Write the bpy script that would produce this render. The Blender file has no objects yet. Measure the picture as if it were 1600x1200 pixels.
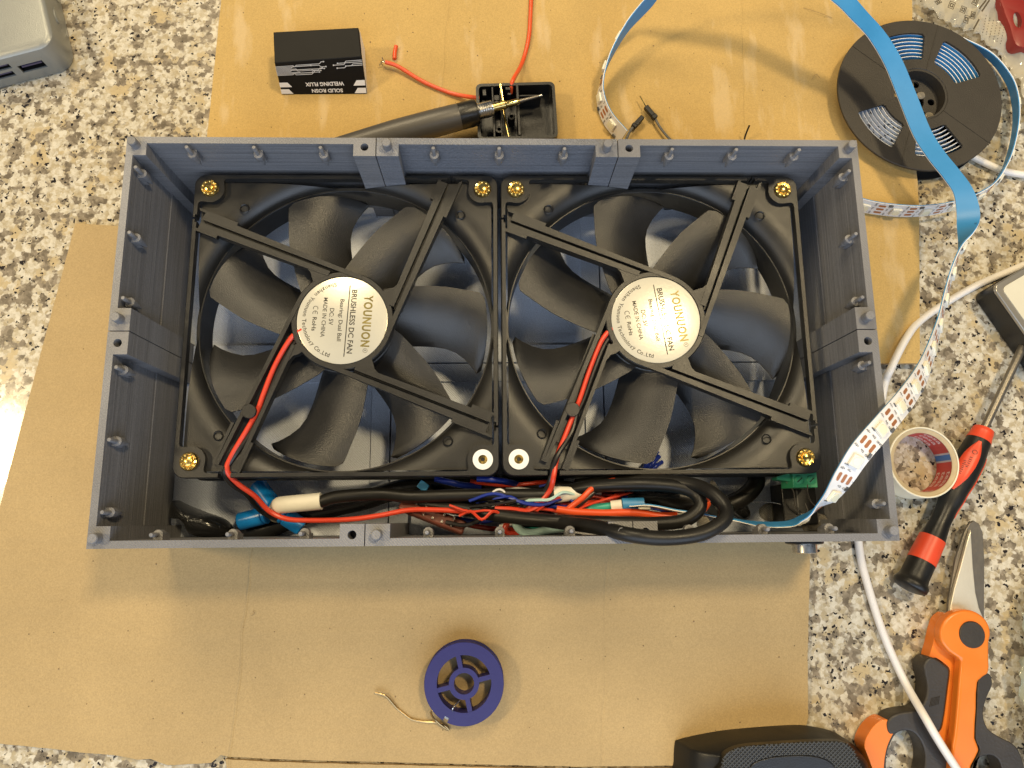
import bpy, bmesh, math, random
from mathutils import Vector as V, Matrix

random.seed(7)
scene = bpy.context.scene
col = scene.collection
MM = 0.001
R = math.radians

# ------------------------------------------------------------------ camera
CAM = V((-3.2, -88.9, 362.6))                       # millimetres
ROT = Matrix(((0.99964234, 0.00412589, -0.02642283),
              (-0.00900016, 0.98229687, -0.18711457),
              (0.02518305, 0.18728545, 0.98198267)))
F = 1116.1
cam_d = bpy.data.cameras.new('camera')
cam_d.sensor_width = 36.0
cam_d.lens = F / 1600 * 36.0
cam_d.clip_start = 0.005
cam_d.clip_end = 20
cam = bpy.data.objects.new('camera', cam_d)
col.objects.link(cam)
cam.matrix_world = Matrix.Translation(CAM * MM) @ ROT.to_4x4()
scene.camera = cam


def P(u, v, z):
    """photo pixel -> point (mm) on the horizontal plane at height z"""
    d = ROT @ V(((u - 800) / F, -(v - 600) / F, -1))
    return CAM + d * ((z - CAM.z) / d.z)


# ------------------------------------------------------------------ world + lamps
scene.render.engine = 'CYCLES'
scene.view_settings.view_transform = 'Standard'
scene.view_settings.look = 'None'
scene.view_settings.gamma = 1
scene.view_settings.exposure = -0.18
scene.render.resolution_x = 1024
scene.render.resolution_y = 768
w = bpy.data.worlds.new('World')
scene.world = w
w.use_nodes = True
w.node_tree.nodes['Background'].inputs[0].default_value = (0.80, 0.88, 1.0, 1)
w.node_tree.nodes['Background'].inputs[1].default_value = 0.10


def lamp(name, pos, size, power, colr, aim=(0, 0, 0)):
    d = bpy.data.lights.new(name, 'AREA')
    d.shape = 'DISK'
    d.size = size
    d.energy = power
    d.color = colr
    o = bpy.data.objects.new(name, d)
    col.objects.link(o)
    o.location = V(pos) * MM
    o.rotation_euler = (V(aim) * MM - V(pos) * MM).to_track_quat('-Z', 'Y').to_euler()
    return o


def mirror_pos(u, v, z, H):
    """where a lamp H mm above plane z must hang to be mirrored at pixel (u,v)"""
    p = P(u, v, z)
    k = 1 + (H) / (CAM.z - z)
    return (CAM.x + (p.x - CAM.x) * k, CAM.y + (p.y - CAM.y) * k, z + H)


WARM = (1.0, 0.79, 0.46)
lamp('ceiling_lamp_left', mirror_pos(-22, 705, 0, 1150), 0.20, 11, WARM)
lamp('ceiling_lamp_back', mirror_pos(1092, 506, 51, 1300), 0.17, 14, WARM)
lamp('ceiling_lamp_far', (-330, 980, 1250), 0.55, 15, (1.0, 0.82, 0.52))
wf = lamp('window_front', (60, -980, 900), 2.2, 26, (0.70, 0.82, 1.0))
wf.data.shape = 'RECTANGLE'
wf.data.size_y = 1.0


# ------------------------------------------------------------------ mesh helpers
class MB:
    def __init__(s):
        s.v = []
        s.f = []
        s.m = []

    def add(s, verts, faces, mi=0):
        o = len(s.v)
        s.v += [V(p) for p in verts]
        s.f += [[i + o for i in f] for f in faces]
        s.m += [mi] * len(faces)
        return s

    def box(s, x0, x1, y0, y1, z0, z1, mi=0, M=None):
        vs = [V((x, y, z)) for z in (z0, z1) for y in (y0, y1) for x in (x0, x1)]
        if M:
            vs = [M @ p for p in vs]
        return s.add(vs, [(0, 2, 3, 1), (4, 5, 7, 6), (0, 1, 5, 4), (2, 6, 7, 3), (0, 4, 6, 2), (1, 3, 7, 5)], mi)

    def prism(s, poly, z0, z1, mi=0, M=None):
        a = sum(poly[i][0] * poly[(i + 1) % len(poly)][1] - poly[(i + 1) % len(poly)][0] * poly[i][1] for i in range(len(poly)))
        if a < 0:
            poly = poly[::-1]
        n = len(poly)
        vs = [V((p[0], p[1], z0)) for p in poly] + [V((p[0], p[1], z1)) for p in poly]
        if M:
            vs = [M @ p for p in vs]
        return s.add(vs, [list(range(n))[::-1], list(range(n, 2 * n))] +
                     [(i, (i + 1) % n, (i + 1) % n + n, i + n) for i in range(n)], mi)

    def lathe(s, prof, M=None, n=32, mi=0, caps=True):
        """prof: list of (r, z) going up the axis"""
        vs = []
        for r, z in prof:
            for k in range(n):
                a = 2 * math.pi * k / n
                vs.append(V((r * math.cos(a), r * math.sin(a), z)))
        fs = []
        for j in range(len(prof) - 1):
            for k in range(n):
                k2 = (k + 1) % n
                fs.append((j * n + k, j * n + k2, (j + 1) * n + k2, (j + 1) * n + k))
        if caps:
            fs.append(list(range(n))[::-1])
            fs.append(list(range((len(prof) - 1) * n, len(prof) * n)))
        if M:
            vs = [M @ p for p in vs]
        return s.add(vs, fs, mi)

    def ring(s, prof, M=None, n=48, mi=0):
        """closed profile revolved (torus-like)"""
        vs = []
        m = len(prof)
        for r, z in prof:
            for k in range(n):
                a = 2 * math.pi * k / n
                vs.append(V((r * math.cos(a), r * math.sin(a), z)))
        fs = []
        for j in range(m):
            j2 = (j + 1) % m
            for k in range(n):
                k2 = (k + 1) % n
                fs.append((j * n + k, j * n + k2, j2 * n + k2, j2 * n + k))
        if M:
            vs = [M @ p for p in vs]
        return s.add(vs, fs, mi)

    def tube(s, pts, r, n=10, mi=0, flat=1.0, smooth=6):
        pts = spline(pts, smooth) if smooth else [V(p) for p in pts]
        rr = r if callable(r) else (lambda t: r)
        t0 = (pts[1] - pts[0]).normalized()
        nrm = t0.cross(V((0, 0, 1)))
        if nrm.length < .1:
            nrm = t0.cross(V((1, 0, 0)))
        nrm.normalize()
        vs = []
        N = len(pts)
        for i, p in enumerate(pts):
            t = (pts[min(i + 1, N - 1)] - pts[max(i - 1, 0)]).normalized()
            nrm = (nrm - t * nrm.dot(t)).normalized()
            b = t.cross(nrm)
            q = rr(i / (N - 1))
            for k in range(n):
                a = 2 * math.pi * k / n
                vs.append(p + nrm * math.cos(a) * q + b * math.sin(a) * q * flat)
        fs = []
        for i in range(N - 1):
            for k in range(n):
                k2 = (k + 1) % n
                fs.append((i * n + k2, i * n + k, (i + 1) * n + k, (i + 1) * n + k2))
        fs.append(list(range(n)))
        fs.append(list(range((N - 1) * n, N * n))[::-1])
        return s.add(vs, fs, mi)

    def pillow(s, poly, z0, h, rings=7, mi=0, noise=0.0, power=.5, seed=1):
        """puffed star-shaped outline"""
        rnd = random.Random(seed)
        n = len(poly)
        cx = sum(p[0] for p in poly) / n
        cy = sum(p[1] for p in poly) / n
        vs = []
        for j in range(rings):
            k = 1 - j / rings
            for p in poly:
                q = z0 + h * max(0, 1 - k ** 2.6) ** power + (rnd.uniform(-noise, noise) if 0 < j else 0)
                vs.append(V((cx + (p[0] - cx) * k, cy + (p[1] - cy) * k, q)))
        vs.append(V((cx, cy, z0 + h)))
        fs = []
        for j in range(rings - 1):
            for i in range(n):
                i2 = (i + 1) % n
                fs.append((j * n + i, j * n + i2, (j + 1) * n + i2, (j + 1) * n + i))
        for i in range(n):
            fs.append(((rings - 1) * n + i, (rings - 1) * n + (i + 1) % n, rings * n))
        fs.append(list(range(n))[::-1])
        a = sum(poly[i][0] * poly[(i + 1) % n][1] - poly[(i + 1) % n][0] * poly[i][1] for i in range(n))
        if a < 0:
            fs = [f[::-1] for f in fs]
        return s.add(vs, fs, mi)

    def mesh(s, name, angle=35):
        me = bpy.data.meshes.new(name)
        me.from_pydata([tuple(p) for p in s.v], [], s.f)
        me.update()
        for i, p in enumerate(me.polygons):
            p.use_smooth = angle > 0
            p.material_index = s.m[i]
        if angle > 0:
            me.set_sharp_from_angle(angle=R(angle))
        return me

    def build(s, name, mats, parent=None, angle=35, bevel=0, seg=2, subsurf=0, rot=None):
        lo = V([min(p[i] for p in s.v) for i in range(3)])
        hi = V([max(p[i] for p in s.v) for i in range(3)])
        org = V(((lo.x + hi.x) / 2, (lo.y + hi.y) / 2, lo.z))
        s.v = [(p - org) * MM for p in s.v]
        me = s.mesh(name, angle)
        if not isinstance(mats, (list, tuple)):
            mats = [mats]
        for m in mats:
            me.materials.append(m)
        o = bpy.data.objects.new(name, me)
        col.objects.link(o)
        o.location = org * MM
        if parent is not None:
            o.parent = parent
            o.location = org * MM - wloc(parent)
        if bevel:
            b = o.modifiers.new('bevel', 'BEVEL')
            b.width = bevel * MM
            b.segments = seg
            b.limit_method = 'ANGLE'
            b.angle_limit = R(40)
            b.harden_normals = False
        if subsurf:
            b = o.modifiers.new('sub', 'SUBSURF')
            b.levels = b.render_levels = subsurf
        return o


def wloc(o):
    p = V((0, 0, 0))
    while o is not None:
        p = p + o.location
        o = o.parent
    return p


def spline(pts, k=6):
    pts = [V(p) for p in pts]
    if len(pts) < 3 or k <= 1:
        return pts
    out = []
    Q = [pts[0] * 2 - pts[1]] + pts + [pts[-1] * 2 - pts[-2]]
    for i in range(1, len(Q) - 2):
        a, b, c, d = Q[i - 1], Q[i], Q[i + 1], Q[i + 2]
        for j in range(k):
            t = j / k
            out.append(0.5 * ((2 * b) + (c - a) * t + (2 * a - 5 * b + 4 * c - d) * t * t + (3 * b - a - 3 * c + d) * t ** 3))
    out.append(pts[-1])
    return out


def closed_spline(pts, k=5):
    pts = [V((p[0], p[1], 0)) for p in pts]
    n = len(pts)
    out = []
    for i in range(n):
        a, b, c, d = pts[i - 1], pts[i], pts[(i + 1) % n], pts[(i + 2) % n]
        for j in range(k):
            t = j / k
            q = 0.5 * ((2 * b) + (c - a) * t + (2 * a - 5 * b + 4 * c - d) * t * t + (3 * b - a - 3 * c + d) * t ** 3)
            out.append((q.x, q.y))
    return out


def empty(name, loc):
    o = bpy.data.objects.new(name, None)
    o.empty_display_size = 0.01
    col.objects.link(o)
    o.location = V(loc) * MM
    return o


def tag(o, label, cat, group=None):
    o['label'] = label
    o['category'] = cat
    if group:
        o['group'] = group
    return o


def lab(o, label):
    o['label'] = label
    return o


def cut(o, cutters):
    """apply boolean differences (cutters are MB in world mm)"""
    for c in cutters:
        me = bpy.data.meshes.new('cut')
        me.from_pydata([tuple(p * MM - wloc(o)) for p in c.v], [], c.f)
        co = bpy.data.objects.new('cut', me)
        co.parent = o
        col.objects.link(co)
        m = o.modifiers.new('b', 'BOOLEAN')
        m.operation = 'DIFFERENCE'
        m.solver = 'EXACT'
        m.object = co
        bpy.context.view_layer.update()
        dg = bpy.context.evaluated_depsgraph_get()
        new = bpy.data.meshes.new_from_object(o.evaluated_get(dg))
        o.modifiers.clear()
        old = o.data
        o.data = new
        bpy.data.objects.remove(co)
        bpy.data.meshes.remove(old)
        bpy.data.meshes.remove(me)
    for p in o.data.polygons:
        p.use_smooth = True
    o.data.set_sharp_from_angle(angle=R(30))


def text_geo(body, width=None, height=None, bold=0.0, space=1.0):
    """flat text as (verts2d, faces), centred; width or height in mm"""
    cu = bpy.data.curves.new('t', 'FONT')
    cu.body = body
    cu.size = 1
    cu.offset = bold
    cu.space_character = space
    cu.resolution_u = 3
    o = bpy.data.objects.new('t', cu)
    col.objects.link(o)
    bpy.context.view_layer.update()
    dg = bpy.context.evaluated_depsgraph_get()
    me = bpy.data.meshes.new_from_object(o.evaluated_get(dg))
    vs = [(p.co.x, p.co.y) for p in me.vertices]
    fs = [list(p.vertices) for p in me.polygons]
    bpy.data.objects.remove(o)
    bpy.data.curves.remove(cu)
    bpy.data.meshes.remove(me)
    x0, x1 = min(p[0] for p in vs), max(p[0] for p in vs)
    y0, y1 = min(p[1] for p in vs), max(p[1] for p in vs)
    k = width / (x1 - x0) if width else height / (y1 - y0)
    kx = ky = k
    if width and height:
        ky = height / (y1 - y0)
    cx, cy = (x0 + x1) / 2, (y0 + y1) / 2
    return [((p[0] - cx) * kx, (p[1] - cy) * ky) for p in vs], fs


# ------------------------------------------------------------------ materials
def mat(name):
    m = bpy.data.materials.new(name)
    m.use_nodes = True
    nt = m.node_tree
    return m, nt, nt.nodes['Principled BSDF']


def node(nt, t, **kw):
    n = nt.nodes.new(t)
    for k, val in kw.items():
        if k.startswith('i_'):
            key = k[2:]
            key = int(key) if key.isdigit() else key.replace('_', ' ')
            n.inputs[key].default_value = val
        else:
            setattr(n, k, val)
    return n


def rgb(c):
    return (c[0], c[1], c[2], 1)


def simple(name, c, rough=.5, metal=0, grain=0.0, gscale=900, var=0.0, vscale=60, spec=.5, coat=0, rvar=0.0, alpha=1, trans=0):
    """plain procedural surface with colour drift, roughness drift and grain"""
    m, nt, b = mat(name)
    b.inputs['Base Color'].default_value = rgb(c)
    b.inputs['Roughness'].default_value = rough
    b.inputs['Metallic'].default_value = metal
    b.inputs['Specular IOR Level'].default_value = spec
    b.inputs['Coat Weight'].default_value = coat
    b.inputs['Transmission Weight'].default_value = trans
    geo = node(nt, 'ShaderNodeNewGeometry')
    if var or rvar:
        n = node(nt, 'ShaderNodeTexNoise', i_Scale=vscale, i_Detail=4, i_Roughness=.6)
        nt.links.new(geo.outputs['Position'], n.inputs['Vector'])
        if var:
            r = node(nt, 'ShaderNodeValToRGB')
            r.color_ramp.elements[0].position = .3
            r.color_ramp.elements[1].position = .7
            r.color_ramp.elements[0].color = rgb([x * (1 - var) for x in c])
            r.color_ramp.elements[1].color = rgb([min(1, x * (1 + var)) for x in c])
            nt.links.new(n.outputs['Fac'], r.inputs['Fac'])
            nt.links.new(r.outputs['Color'], b.inputs['Base Color'])
        if rvar:
            mr = node(nt, 'ShaderNodeMapRange')
            mr.inputs[1].default_value = .3
            mr.inputs[2].default_value = .7
            mr.inputs[3].default_value = max(.02, rough - rvar)
            mr.inputs[4].default_value = min(1, rough + rvar)
            nt.links.new(n.outputs['Fac'], mr.inputs[0])
            nt.links.new(mr.outputs[0], b.inputs['Roughness'])
    if grain:
        g = node(nt, 'ShaderNodeTexNoise', i_Scale=gscale, i_Detail=2)
        nt.links.new(geo.outputs['Position'], g.inputs['Vector'])
        bp = node(nt, 'ShaderNodeBump', i_Strength=grain, i_Distance=.0004)
        nt.links.new(g.outputs['Fac'], bp.inputs['Height'])
        nt.links.new(bp.outputs['Normal'], b.inputs['Normal'])
    return m


def granite_mat():
    m, nt, b = mat('granite')
    geo = node(nt, 'ShaderNodeNewGeometry')
    L = nt.links.new
    # wobble the lookup so that crystals are not clean cells
    wob = node(nt, 'ShaderNodeTexNoise', i_Scale=420, i_Detail=3)
    L(geo.outputs['Position'], wob.inputs['Vector'])
    sub = node(nt, 'ShaderNodeVectorMath', operation='SUBTRACT')
    sub.inputs[1].default_value = (.5, .5, .5)
    L(wob.outputs['Color'], sub.inputs[0])
    sc = node(nt, 'ShaderNodeVectorMath', operation='SCALE')
    sc.inputs['Scale'].default_value = .0030
    L(sub.outputs[0], sc.inputs[0])
    pos = node(nt, 'ShaderNodeVectorMath', operation='ADD')
    L(geo.outputs['Position'], pos.inputs[0])
    L(sc.outputs[0], pos.inputs[1])

    def cells(scale):
        v = node(nt, 'ShaderNodeTexVoronoi', i_Scale=scale)
        L(pos.outputs[0], v.inputs['Vector'])
        s = node(nt, 'ShaderNodeSeparateColor')
        L(v.outputs['Color'], s.inputs[0])
        return v, s

    def ramp(fac, els):
        r = node(nt, 'ShaderNodeValToRGB')
        r.color_ramp.interpolation = 'CONSTANT'
        while len(r.color_ramp.elements) < len(els):
            r.color_ramp.elements.new(.5)
        for e, (p, c) in zip(r.color_ramp.elements, els):
            e.position = p
            e.color = rgb(c)
        L(fac, r.inputs['Fac'])
        return r

    def nz(vec, scale, detail=3, rough=.6):
        n_ = node(nt, 'ShaderNodeTexNoise', i_Scale=scale, i_Detail=detail, i_Roughness=rough)
        L(vec, n_.inputs['Vector'])
        return n_.outputs['Fac']

    def soft(fac, lo, hi):
        m_ = node(nt, 'ShaderNodeMapRange', interpolation_type='SMOOTHSTEP')
        m_.inputs[1].default_value = lo
        m_.inputs[2].default_value = hi
        L(fac, m_.inputs[0])
        return m_.outputs[0]

    def mixc(fac, a_, b_):
        m_ = node(nt, 'ShaderNodeMix', data_type='RGBA')
        L(fac, m_.inputs['Factor'])
        for sock, val in (('A', a_), ('B', b_)):
            if isinstance(val, tuple):
                m_.inputs[sock].default_value = rgb(val)
            else:
                L(val, m_.inputs[sock])
        return m_.outputs['Result']

    def grains(scale, keep):
        """position pulled towards the nearest crystal centre: angular grains"""
        v_ = node(nt, 'ShaderNodeTexVoronoi', i_Scale=scale)
        L(pos.outputs[0], v_.inputs['Vector'])
        m_ = node(nt, 'ShaderNodeMix', data_type='VECTOR')
        m_.inputs['Factor'].default_value = keep
        L(geo.outputs['Position'], m_.inputs['A'])
        L(v_.outputs['Position'], m_.inputs['B'])
        return m_.outputs['Result']

    g1, g2 = grains(520, .75), grains(640, .8)
    base = mixc(soft(nz(g1, 260, 4, .7), .38, .60), (.40, .33, .21), (.60, .55, .44))
    base = mixc(soft(nz(g1, 70), .54, .64), base, (.47, .37, .21))
    gcol = mixc(soft(nz(g2, 260), .35, .65), (.14, .113, .078), (.29, .24, .17))
    base = mixc(soft(nz(g1, 132, 4, .62), .505, .565), base, gcol)
    cl = nz(geo.outputs['Position'], 140, 3)
    v3, s3 = cells(740)
    ad3 = node(nt, 'ShaderNodeMath', operation='MULTIPLY_ADD')
    L(cl, ad3.inputs[0])
    ad3.inputs[1].default_value = .75
    L(s3.outputs[0], ad3.inputs[2])
    base = mixc(soft(ad3.outputs[0], 1.338, 1.348), base, (.020, .017, .017))
    dk_ = soft(nz(g2, 250, 2), .715, .73)
    last = mixc(dk_, base, (.028, .024, .022))
    # slow drift
    dr = node(nt, 'ShaderNodeTexNoise', i_Scale=420, i_Detail=5, i_Roughness=.7)
    L(geo.outputs['Position'], dr.inputs['Vector'])
    dm = node(nt, 'ShaderNodeMapRange')
    dm.inputs[1].default_value = .25
    dm.inputs[2].default_value = .75
    dm.inputs[3].default_value = .82
    dm.inputs[4].default_value = 1.12
    L(dr.outputs['Fac'], dm.inputs[0])
    mul = node(nt, 'ShaderNodeMix', data_type='RGBA', blend_type='MULTIPLY')
    mul.inputs['Factor'].default_value = 1
    L(last, mul.inputs['A'])
    L(dm.outputs[0], mul.inputs['B'])
    L(mul.outputs['Result'], b.inputs['Base Color'])
    b.inputs['Roughness'].default_value = .16
    b.inputs['Specular IOR Level'].default_value = .5
    return m


def card_mat(name, c, creases=(), residue=0.0):
    m, nt, b = mat(name)
    L = nt.links.new
    geo = node(nt, 'ShaderNodeNewGeometry')
    sep = node(nt, 'ShaderNodeSeparateXYZ')
    L(geo.outputs['Position'], sep.inputs[0])
    # paper fibre
    f = node(nt, 'ShaderNodeTexNoise', i_Scale=1500, i_Detail=4, i_Roughness=.7)
    L(geo.outputs['Position'], f.inputs['Vector'])
    r = node(nt, 'ShaderNodeValToRGB')
    r.color_ramp.elements[0].position = .28
    r.color_ramp.elements[1].position = .72
    r.color_ramp.elements[0].color = rgb([x * .80 for x in c])
    r.color_ramp.elements[1].color = rgb([x * 1.13 for x in c])
    L(f.outputs['Fac'], r.inputs['Fac'])
    # cloudy tone
    n2 = node(nt, 'ShaderNodeTexNoise', i_Scale=14, i_Detail=4, i_Roughness=.6)
    L(geo.outputs['Position'], n2.inputs['Vector'])
    mr = node(nt, 'ShaderNodeMapRange')
    mr.inputs[1].default_value = .3
    mr.inputs[2].default_value = .7
    mr.inputs[3].default_value = .90
    mr.inputs[4].default_value = 1.07
    L(n2.outputs['Fac'], mr.inputs[0])
    mul = node(nt, 'ShaderNodeMix', data_type='RGBA', blend_type='MULTIPLY')
    mul.inputs['Factor'].default_value = 1
    L(r.outputs[0], mul.inputs['A'])
    L(mr.outputs[0], mul.inputs['B'])
    # dark specks
    v = node(nt, 'ShaderNodeTexVoronoi', i_Scale=260)
    L(geo.outputs['Position'], v.inputs['Vector'])
    lt = node(nt, 'ShaderNodeMath', operation='LESS_THAN')
    lt.inputs[1].default_value = .085
    L(v.outputs['Distance'], lt.inputs[0])
    sc = node(nt, 'ShaderNodeSeparateColor')
    L(v.outputs['Color'], sc.inputs[0])
    gt = node(nt, 'ShaderNodeMath', operation='GREATER_THAN')
    gt.inputs[1].default_value = .86
    L(sc.outputs[0], gt.inputs[0])
    an = node(nt, 'ShaderNodeMath', operation='MULTIPLY')
    L(lt.outputs[0], an.inputs[0])
    L(gt.outputs[0], an.inputs[1])
    mx = node(nt, 'ShaderNodeMix', data_type='RGBA')
    L(an.outputs[0], mx.inputs['Factor'])
    L(mul.outputs['Result'], mx.inputs['A'])
    mx.inputs['B'].default_value = rgb([x * .35 for x in c])
    colr = mx.outputs['Result']
    if residue:
        # pale streaks left by torn-off tape, in vertical smears
        mp = node(nt, 'ShaderNodeMapping')
        mp.inputs['Scale'].default_value = (70, 16, 1)
        mp.inputs['Rotation'].default_value = (0, 0, R(7))
        L(geo.outputs['Position'], mp.inputs['Vector'])
        s = node(nt, 'ShaderNodeTexNoise', i_Scale=1.0, i_Detail=5, i_Roughness=.55)
        L(mp.outputs[0], s.inputs['Vector'])
        m2 = node(nt, 'ShaderNodeMapRange')
        m2.inputs[1].default_value = .56
        m2.inputs[2].default_value = .66
        m2.inputs[4].default_value = residue
        L(s.outputs['Fac'], m2.inputs[0])
        mx2 = node(nt, 'ShaderNodeMix', data_type='RGBA')
        L(m2.outputs[0], mx2.inputs['Factor'])
        L(colr, mx2.inputs['A'])
        mx2.inputs['B'].default_value = (.66, .52, .33, 1)
        colr = mx2.outputs['Result']
        rr = node(nt, 'ShaderNodeMapRange')
        rr.inputs[3].default_value = .75
        rr.inputs[4].default_value = .45
        L(m2.outputs[0], rr.inputs[0])
        L(rr.outputs[0], b.inputs['Roughness'])
    else:
        b.inputs['Roughness'].default_value = .72
    L(colr, b.inputs['Base Color'])
    b.inputs['Specular IOR Level'].default_value = .3
    # relief: fibre + flutes + creases
    fl = node(nt, 'ShaderNodeTexWave', i_Scale=48, i_Distortion=1.5, i_Detail=1)
    fl.bands_direction = 'Y'
    L(geo.outputs['Position'], fl.inputs['Vector'])
    h = node(nt, 'ShaderNodeMath', operation='MULTIPLY_ADD')
    L(fl.outputs['Fac'], h.inputs[0])
    h.inputs[1].default_value = .10
    hf = node(nt, 'ShaderNodeMath', operation='MULTIPLY')
    hf.inputs[1].default_value = .35
    L(f.outputs['Fac'], hf.inputs[0])
    L(hf.outputs[0], h.inputs[2])
    out = h.outputs[0]
    wob = node(nt, 'ShaderNodeTexNoise', i_Scale=45, i_Detail=3)
    L(geo.outputs['Position'], wob.inputs['Vector'])
    for (p0, p1, wd, depth) in creases:
        d = (V(p1) - V(p0)).normalized()
        nx, ny = -d.y, d.x
        c0 = (nx * p0[0] + ny * p0[1]) * MM
        a = node(nt, 'ShaderNodeMath', operation='MULTIPLY')
        a.inputs[1].default_value = nx
        L(sep.outputs['X'], a.inputs[0])
        a2 = node(nt, 'ShaderNodeMath', operation='MULTIPLY_ADD')
        a2.inputs[1].default_value = ny
        L(sep.outputs['Y'], a2.inputs[0])
        L(a.outputs[0], a2.inputs[2])
        a3 = node(nt, 'ShaderNodeMath', operation='MULTIPLY_ADD')
        a3.inputs[1].default_value = .004
        L(wob.outputs['Fac'], a3.inputs[0])
        L(a2.outputs[0], a3.inputs[2])
        a4 = node(nt, 'ShaderNodeMath', operation='SUBTRACT')
        a4.inputs[1].default_value = c0 + .002
        L(a3.outputs[0], a4.inputs[0])
        a5 = node(nt, 'ShaderNodeMath', operation='ABSOLUTE')
        L(a4.outputs[0], a5.inputs[0])
        m5 = node(nt, 'ShaderNodeMapRange', interpolation_type='SMOOTHSTEP')
        m5.inputs[1].default_value = 0
        m5.inputs[2].default_value = wd * MM
        m5.inputs[3].default_value = -depth
        m5.inputs[4].default_value = 0
        L(a5.outputs[0], m5.inputs[0])
        a6 = node(nt, 'ShaderNodeMath', operation='ADD')
        L(out, a6.inputs[0])
        L(m5.outputs[0], a6.inputs[1])
        out = a6.outputs[0]
    bp = node(nt, 'ShaderNodeBump', i_Strength=.55, i_Distance=.0006)
    L(out, bp.inputs['Height'])
    L(bp.outputs['Normal'], b.inputs['Normal'])
    return m


def print_mat(name, c, rough=.42, fuzzy=0.0):
    """3D printed plastic: layer lines on the sides, diagonal infill on top faces"""
    m, nt, b = mat(name)
    L = nt.links.new
    geo = node(nt, 'ShaderNodeNewGeometry')
    mp = node(nt, 'ShaderNodeMapping')
    mp.inputs['Scale'].default_value = (10, 10, 1150)
    L(geo.outputs['Position'], mp.inputs['Vector'])
    n = node(nt, 'ShaderNodeTexNoise', i_Scale=1, i_Detail=3, i_Roughness=.65)
    L(mp.outputs[0], n.inputs['Vector'])
    r = node(nt, 'ShaderNodeValToRGB')
    r.color_ramp.elements[0].position = .3
    r.color_ramp.elements[1].position = .7
    r.color_ramp.elements[0].color = rgb([x * .74 for x in c])
    r.color_ramp.elements[1].color = rgb([x * 1.20 for x in c])
    L(n.outputs['Fac'], r.inputs['Fac'])
    sp = node(nt, 'ShaderNodeTexNoise', i_Scale=1700, i_Detail=2)
    L(geo.outputs['Position'], sp.inputs['Vector'])
    spm = node(nt, 'ShaderNodeMapRange')
    spm.inputs[1].default_value = .3
    spm.inputs[2].default_value = .7
    spm.inputs[3].default_value = .85
    spm.inputs[4].default_value = 1.12
    L(sp.outputs['Fac'], spm.inputs[0])
    mul = node(nt, 'ShaderNodeMix', data_type='RGBA', blend_type='MULTIPLY')
    mul.inputs['Factor'].default_value = 1
    L(r.outputs[0], mul.inputs['A'])
    L(spm.outputs[0], mul.inputs['B'])
    L(mul.outputs['Result'], b.inputs['Base Color'])
    b.inputs['Roughness'].default_value = rough
    # diagonal top infill
    wv = node(nt, 'ShaderNodeTexWave', i_Scale=520, i_Distortion=.8, i_Detail=1)
    wv.bands_direction = 'DIAGONAL'
    flat = node(nt, 'ShaderNodeVectorMath', operation='MULTIPLY')
    flat.inputs[1].default_value = (1, 1, 0)
    L(geo.outputs['Position'], flat.inputs[0])
    L(flat.outputs[0], wv.inputs['Vector'])
    sn = node(nt, 'ShaderNodeSeparateXYZ')
    L(geo.outputs['Normal'], sn.inputs[0])
    up = node(nt, 'ShaderNodeMath', operation='MAXIMUM')
    up.inputs[1].default_value = 0
    L(sn.outputs['Z'], up.inputs[0])
    wm = node(nt, 'ShaderNodeMath', operation='MULTIPLY')
    L(wv.outputs['Fac'], wm.inputs[0])
    L(up.outputs[0], wm.inputs[1])
    h = node(nt, 'ShaderNodeMath', operation='MULTIPLY_ADD')
    L(n.outputs['Fac'], h.inputs[0])
    h.inputs[1].default_value = 1.5
    hw = node(nt, 'ShaderNodeMath', operation='MULTIPLY')
    hw.inputs[1].default_value = .4
    L(wm.outputs[0], hw.inputs[0])
    L(hw.outputs[0], h.inputs[2])
    out = h.outputs[0]
    if fuzzy:
        fz = node(nt, 'ShaderNodeTexNoise', i_Scale=700, i_Detail=2)
        L(geo.outputs['Position'], fz.inputs['Vector'])
        fa = node(nt, 'ShaderNodeMath', operation='MULTIPLY_ADD')
        fa.inputs[1].default_value = fuzzy
        L(fz.outputs['Fac'], fa.inputs[0])
        L(out, fa.inputs[2])
        out = fa.outputs[0]
    bp = node(nt, 'ShaderNodeBump', i_Strength=.75, i_Distance=.0003)
    L(out, bp.inputs['Height'])
    L(bp.outputs['Normal'], b.inputs['Normal'])
    return m


def film_mat(name, c, clear=.72, rough=.12):
    m, nt, b = mat(name)
    L = nt.links.new
    b.inputs['Base Color'].default_value = rgb(c)
    b.inputs['Roughness'].default_value = rough
    tr = node(nt, 'ShaderNodeBsdfTransparent')
    tr.inputs[0].default_value = (.93, .93, .90, 1)
    mx = node(nt, 'ShaderNodeMixShader')
    lw = node(nt, 'ShaderNodeLayerWeight', i_Blend=.35)
    mr = node(nt, 'ShaderNodeMapRange')
    mr.inputs[3].default_value = 1 - clear
    mr.inputs[4].default_value = 1.0
    L(lw.outputs['Facing'], mr.inputs[0])
    L(mr.outputs[0], mx.inputs[0])
    L(tr.outputs[0], mx.inputs[1])
    L(b.outputs[0], mx.inputs[2])
    L(mx.outputs[0], nt.nodes['Material Output'].inputs['Surface'])
    return m


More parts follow.
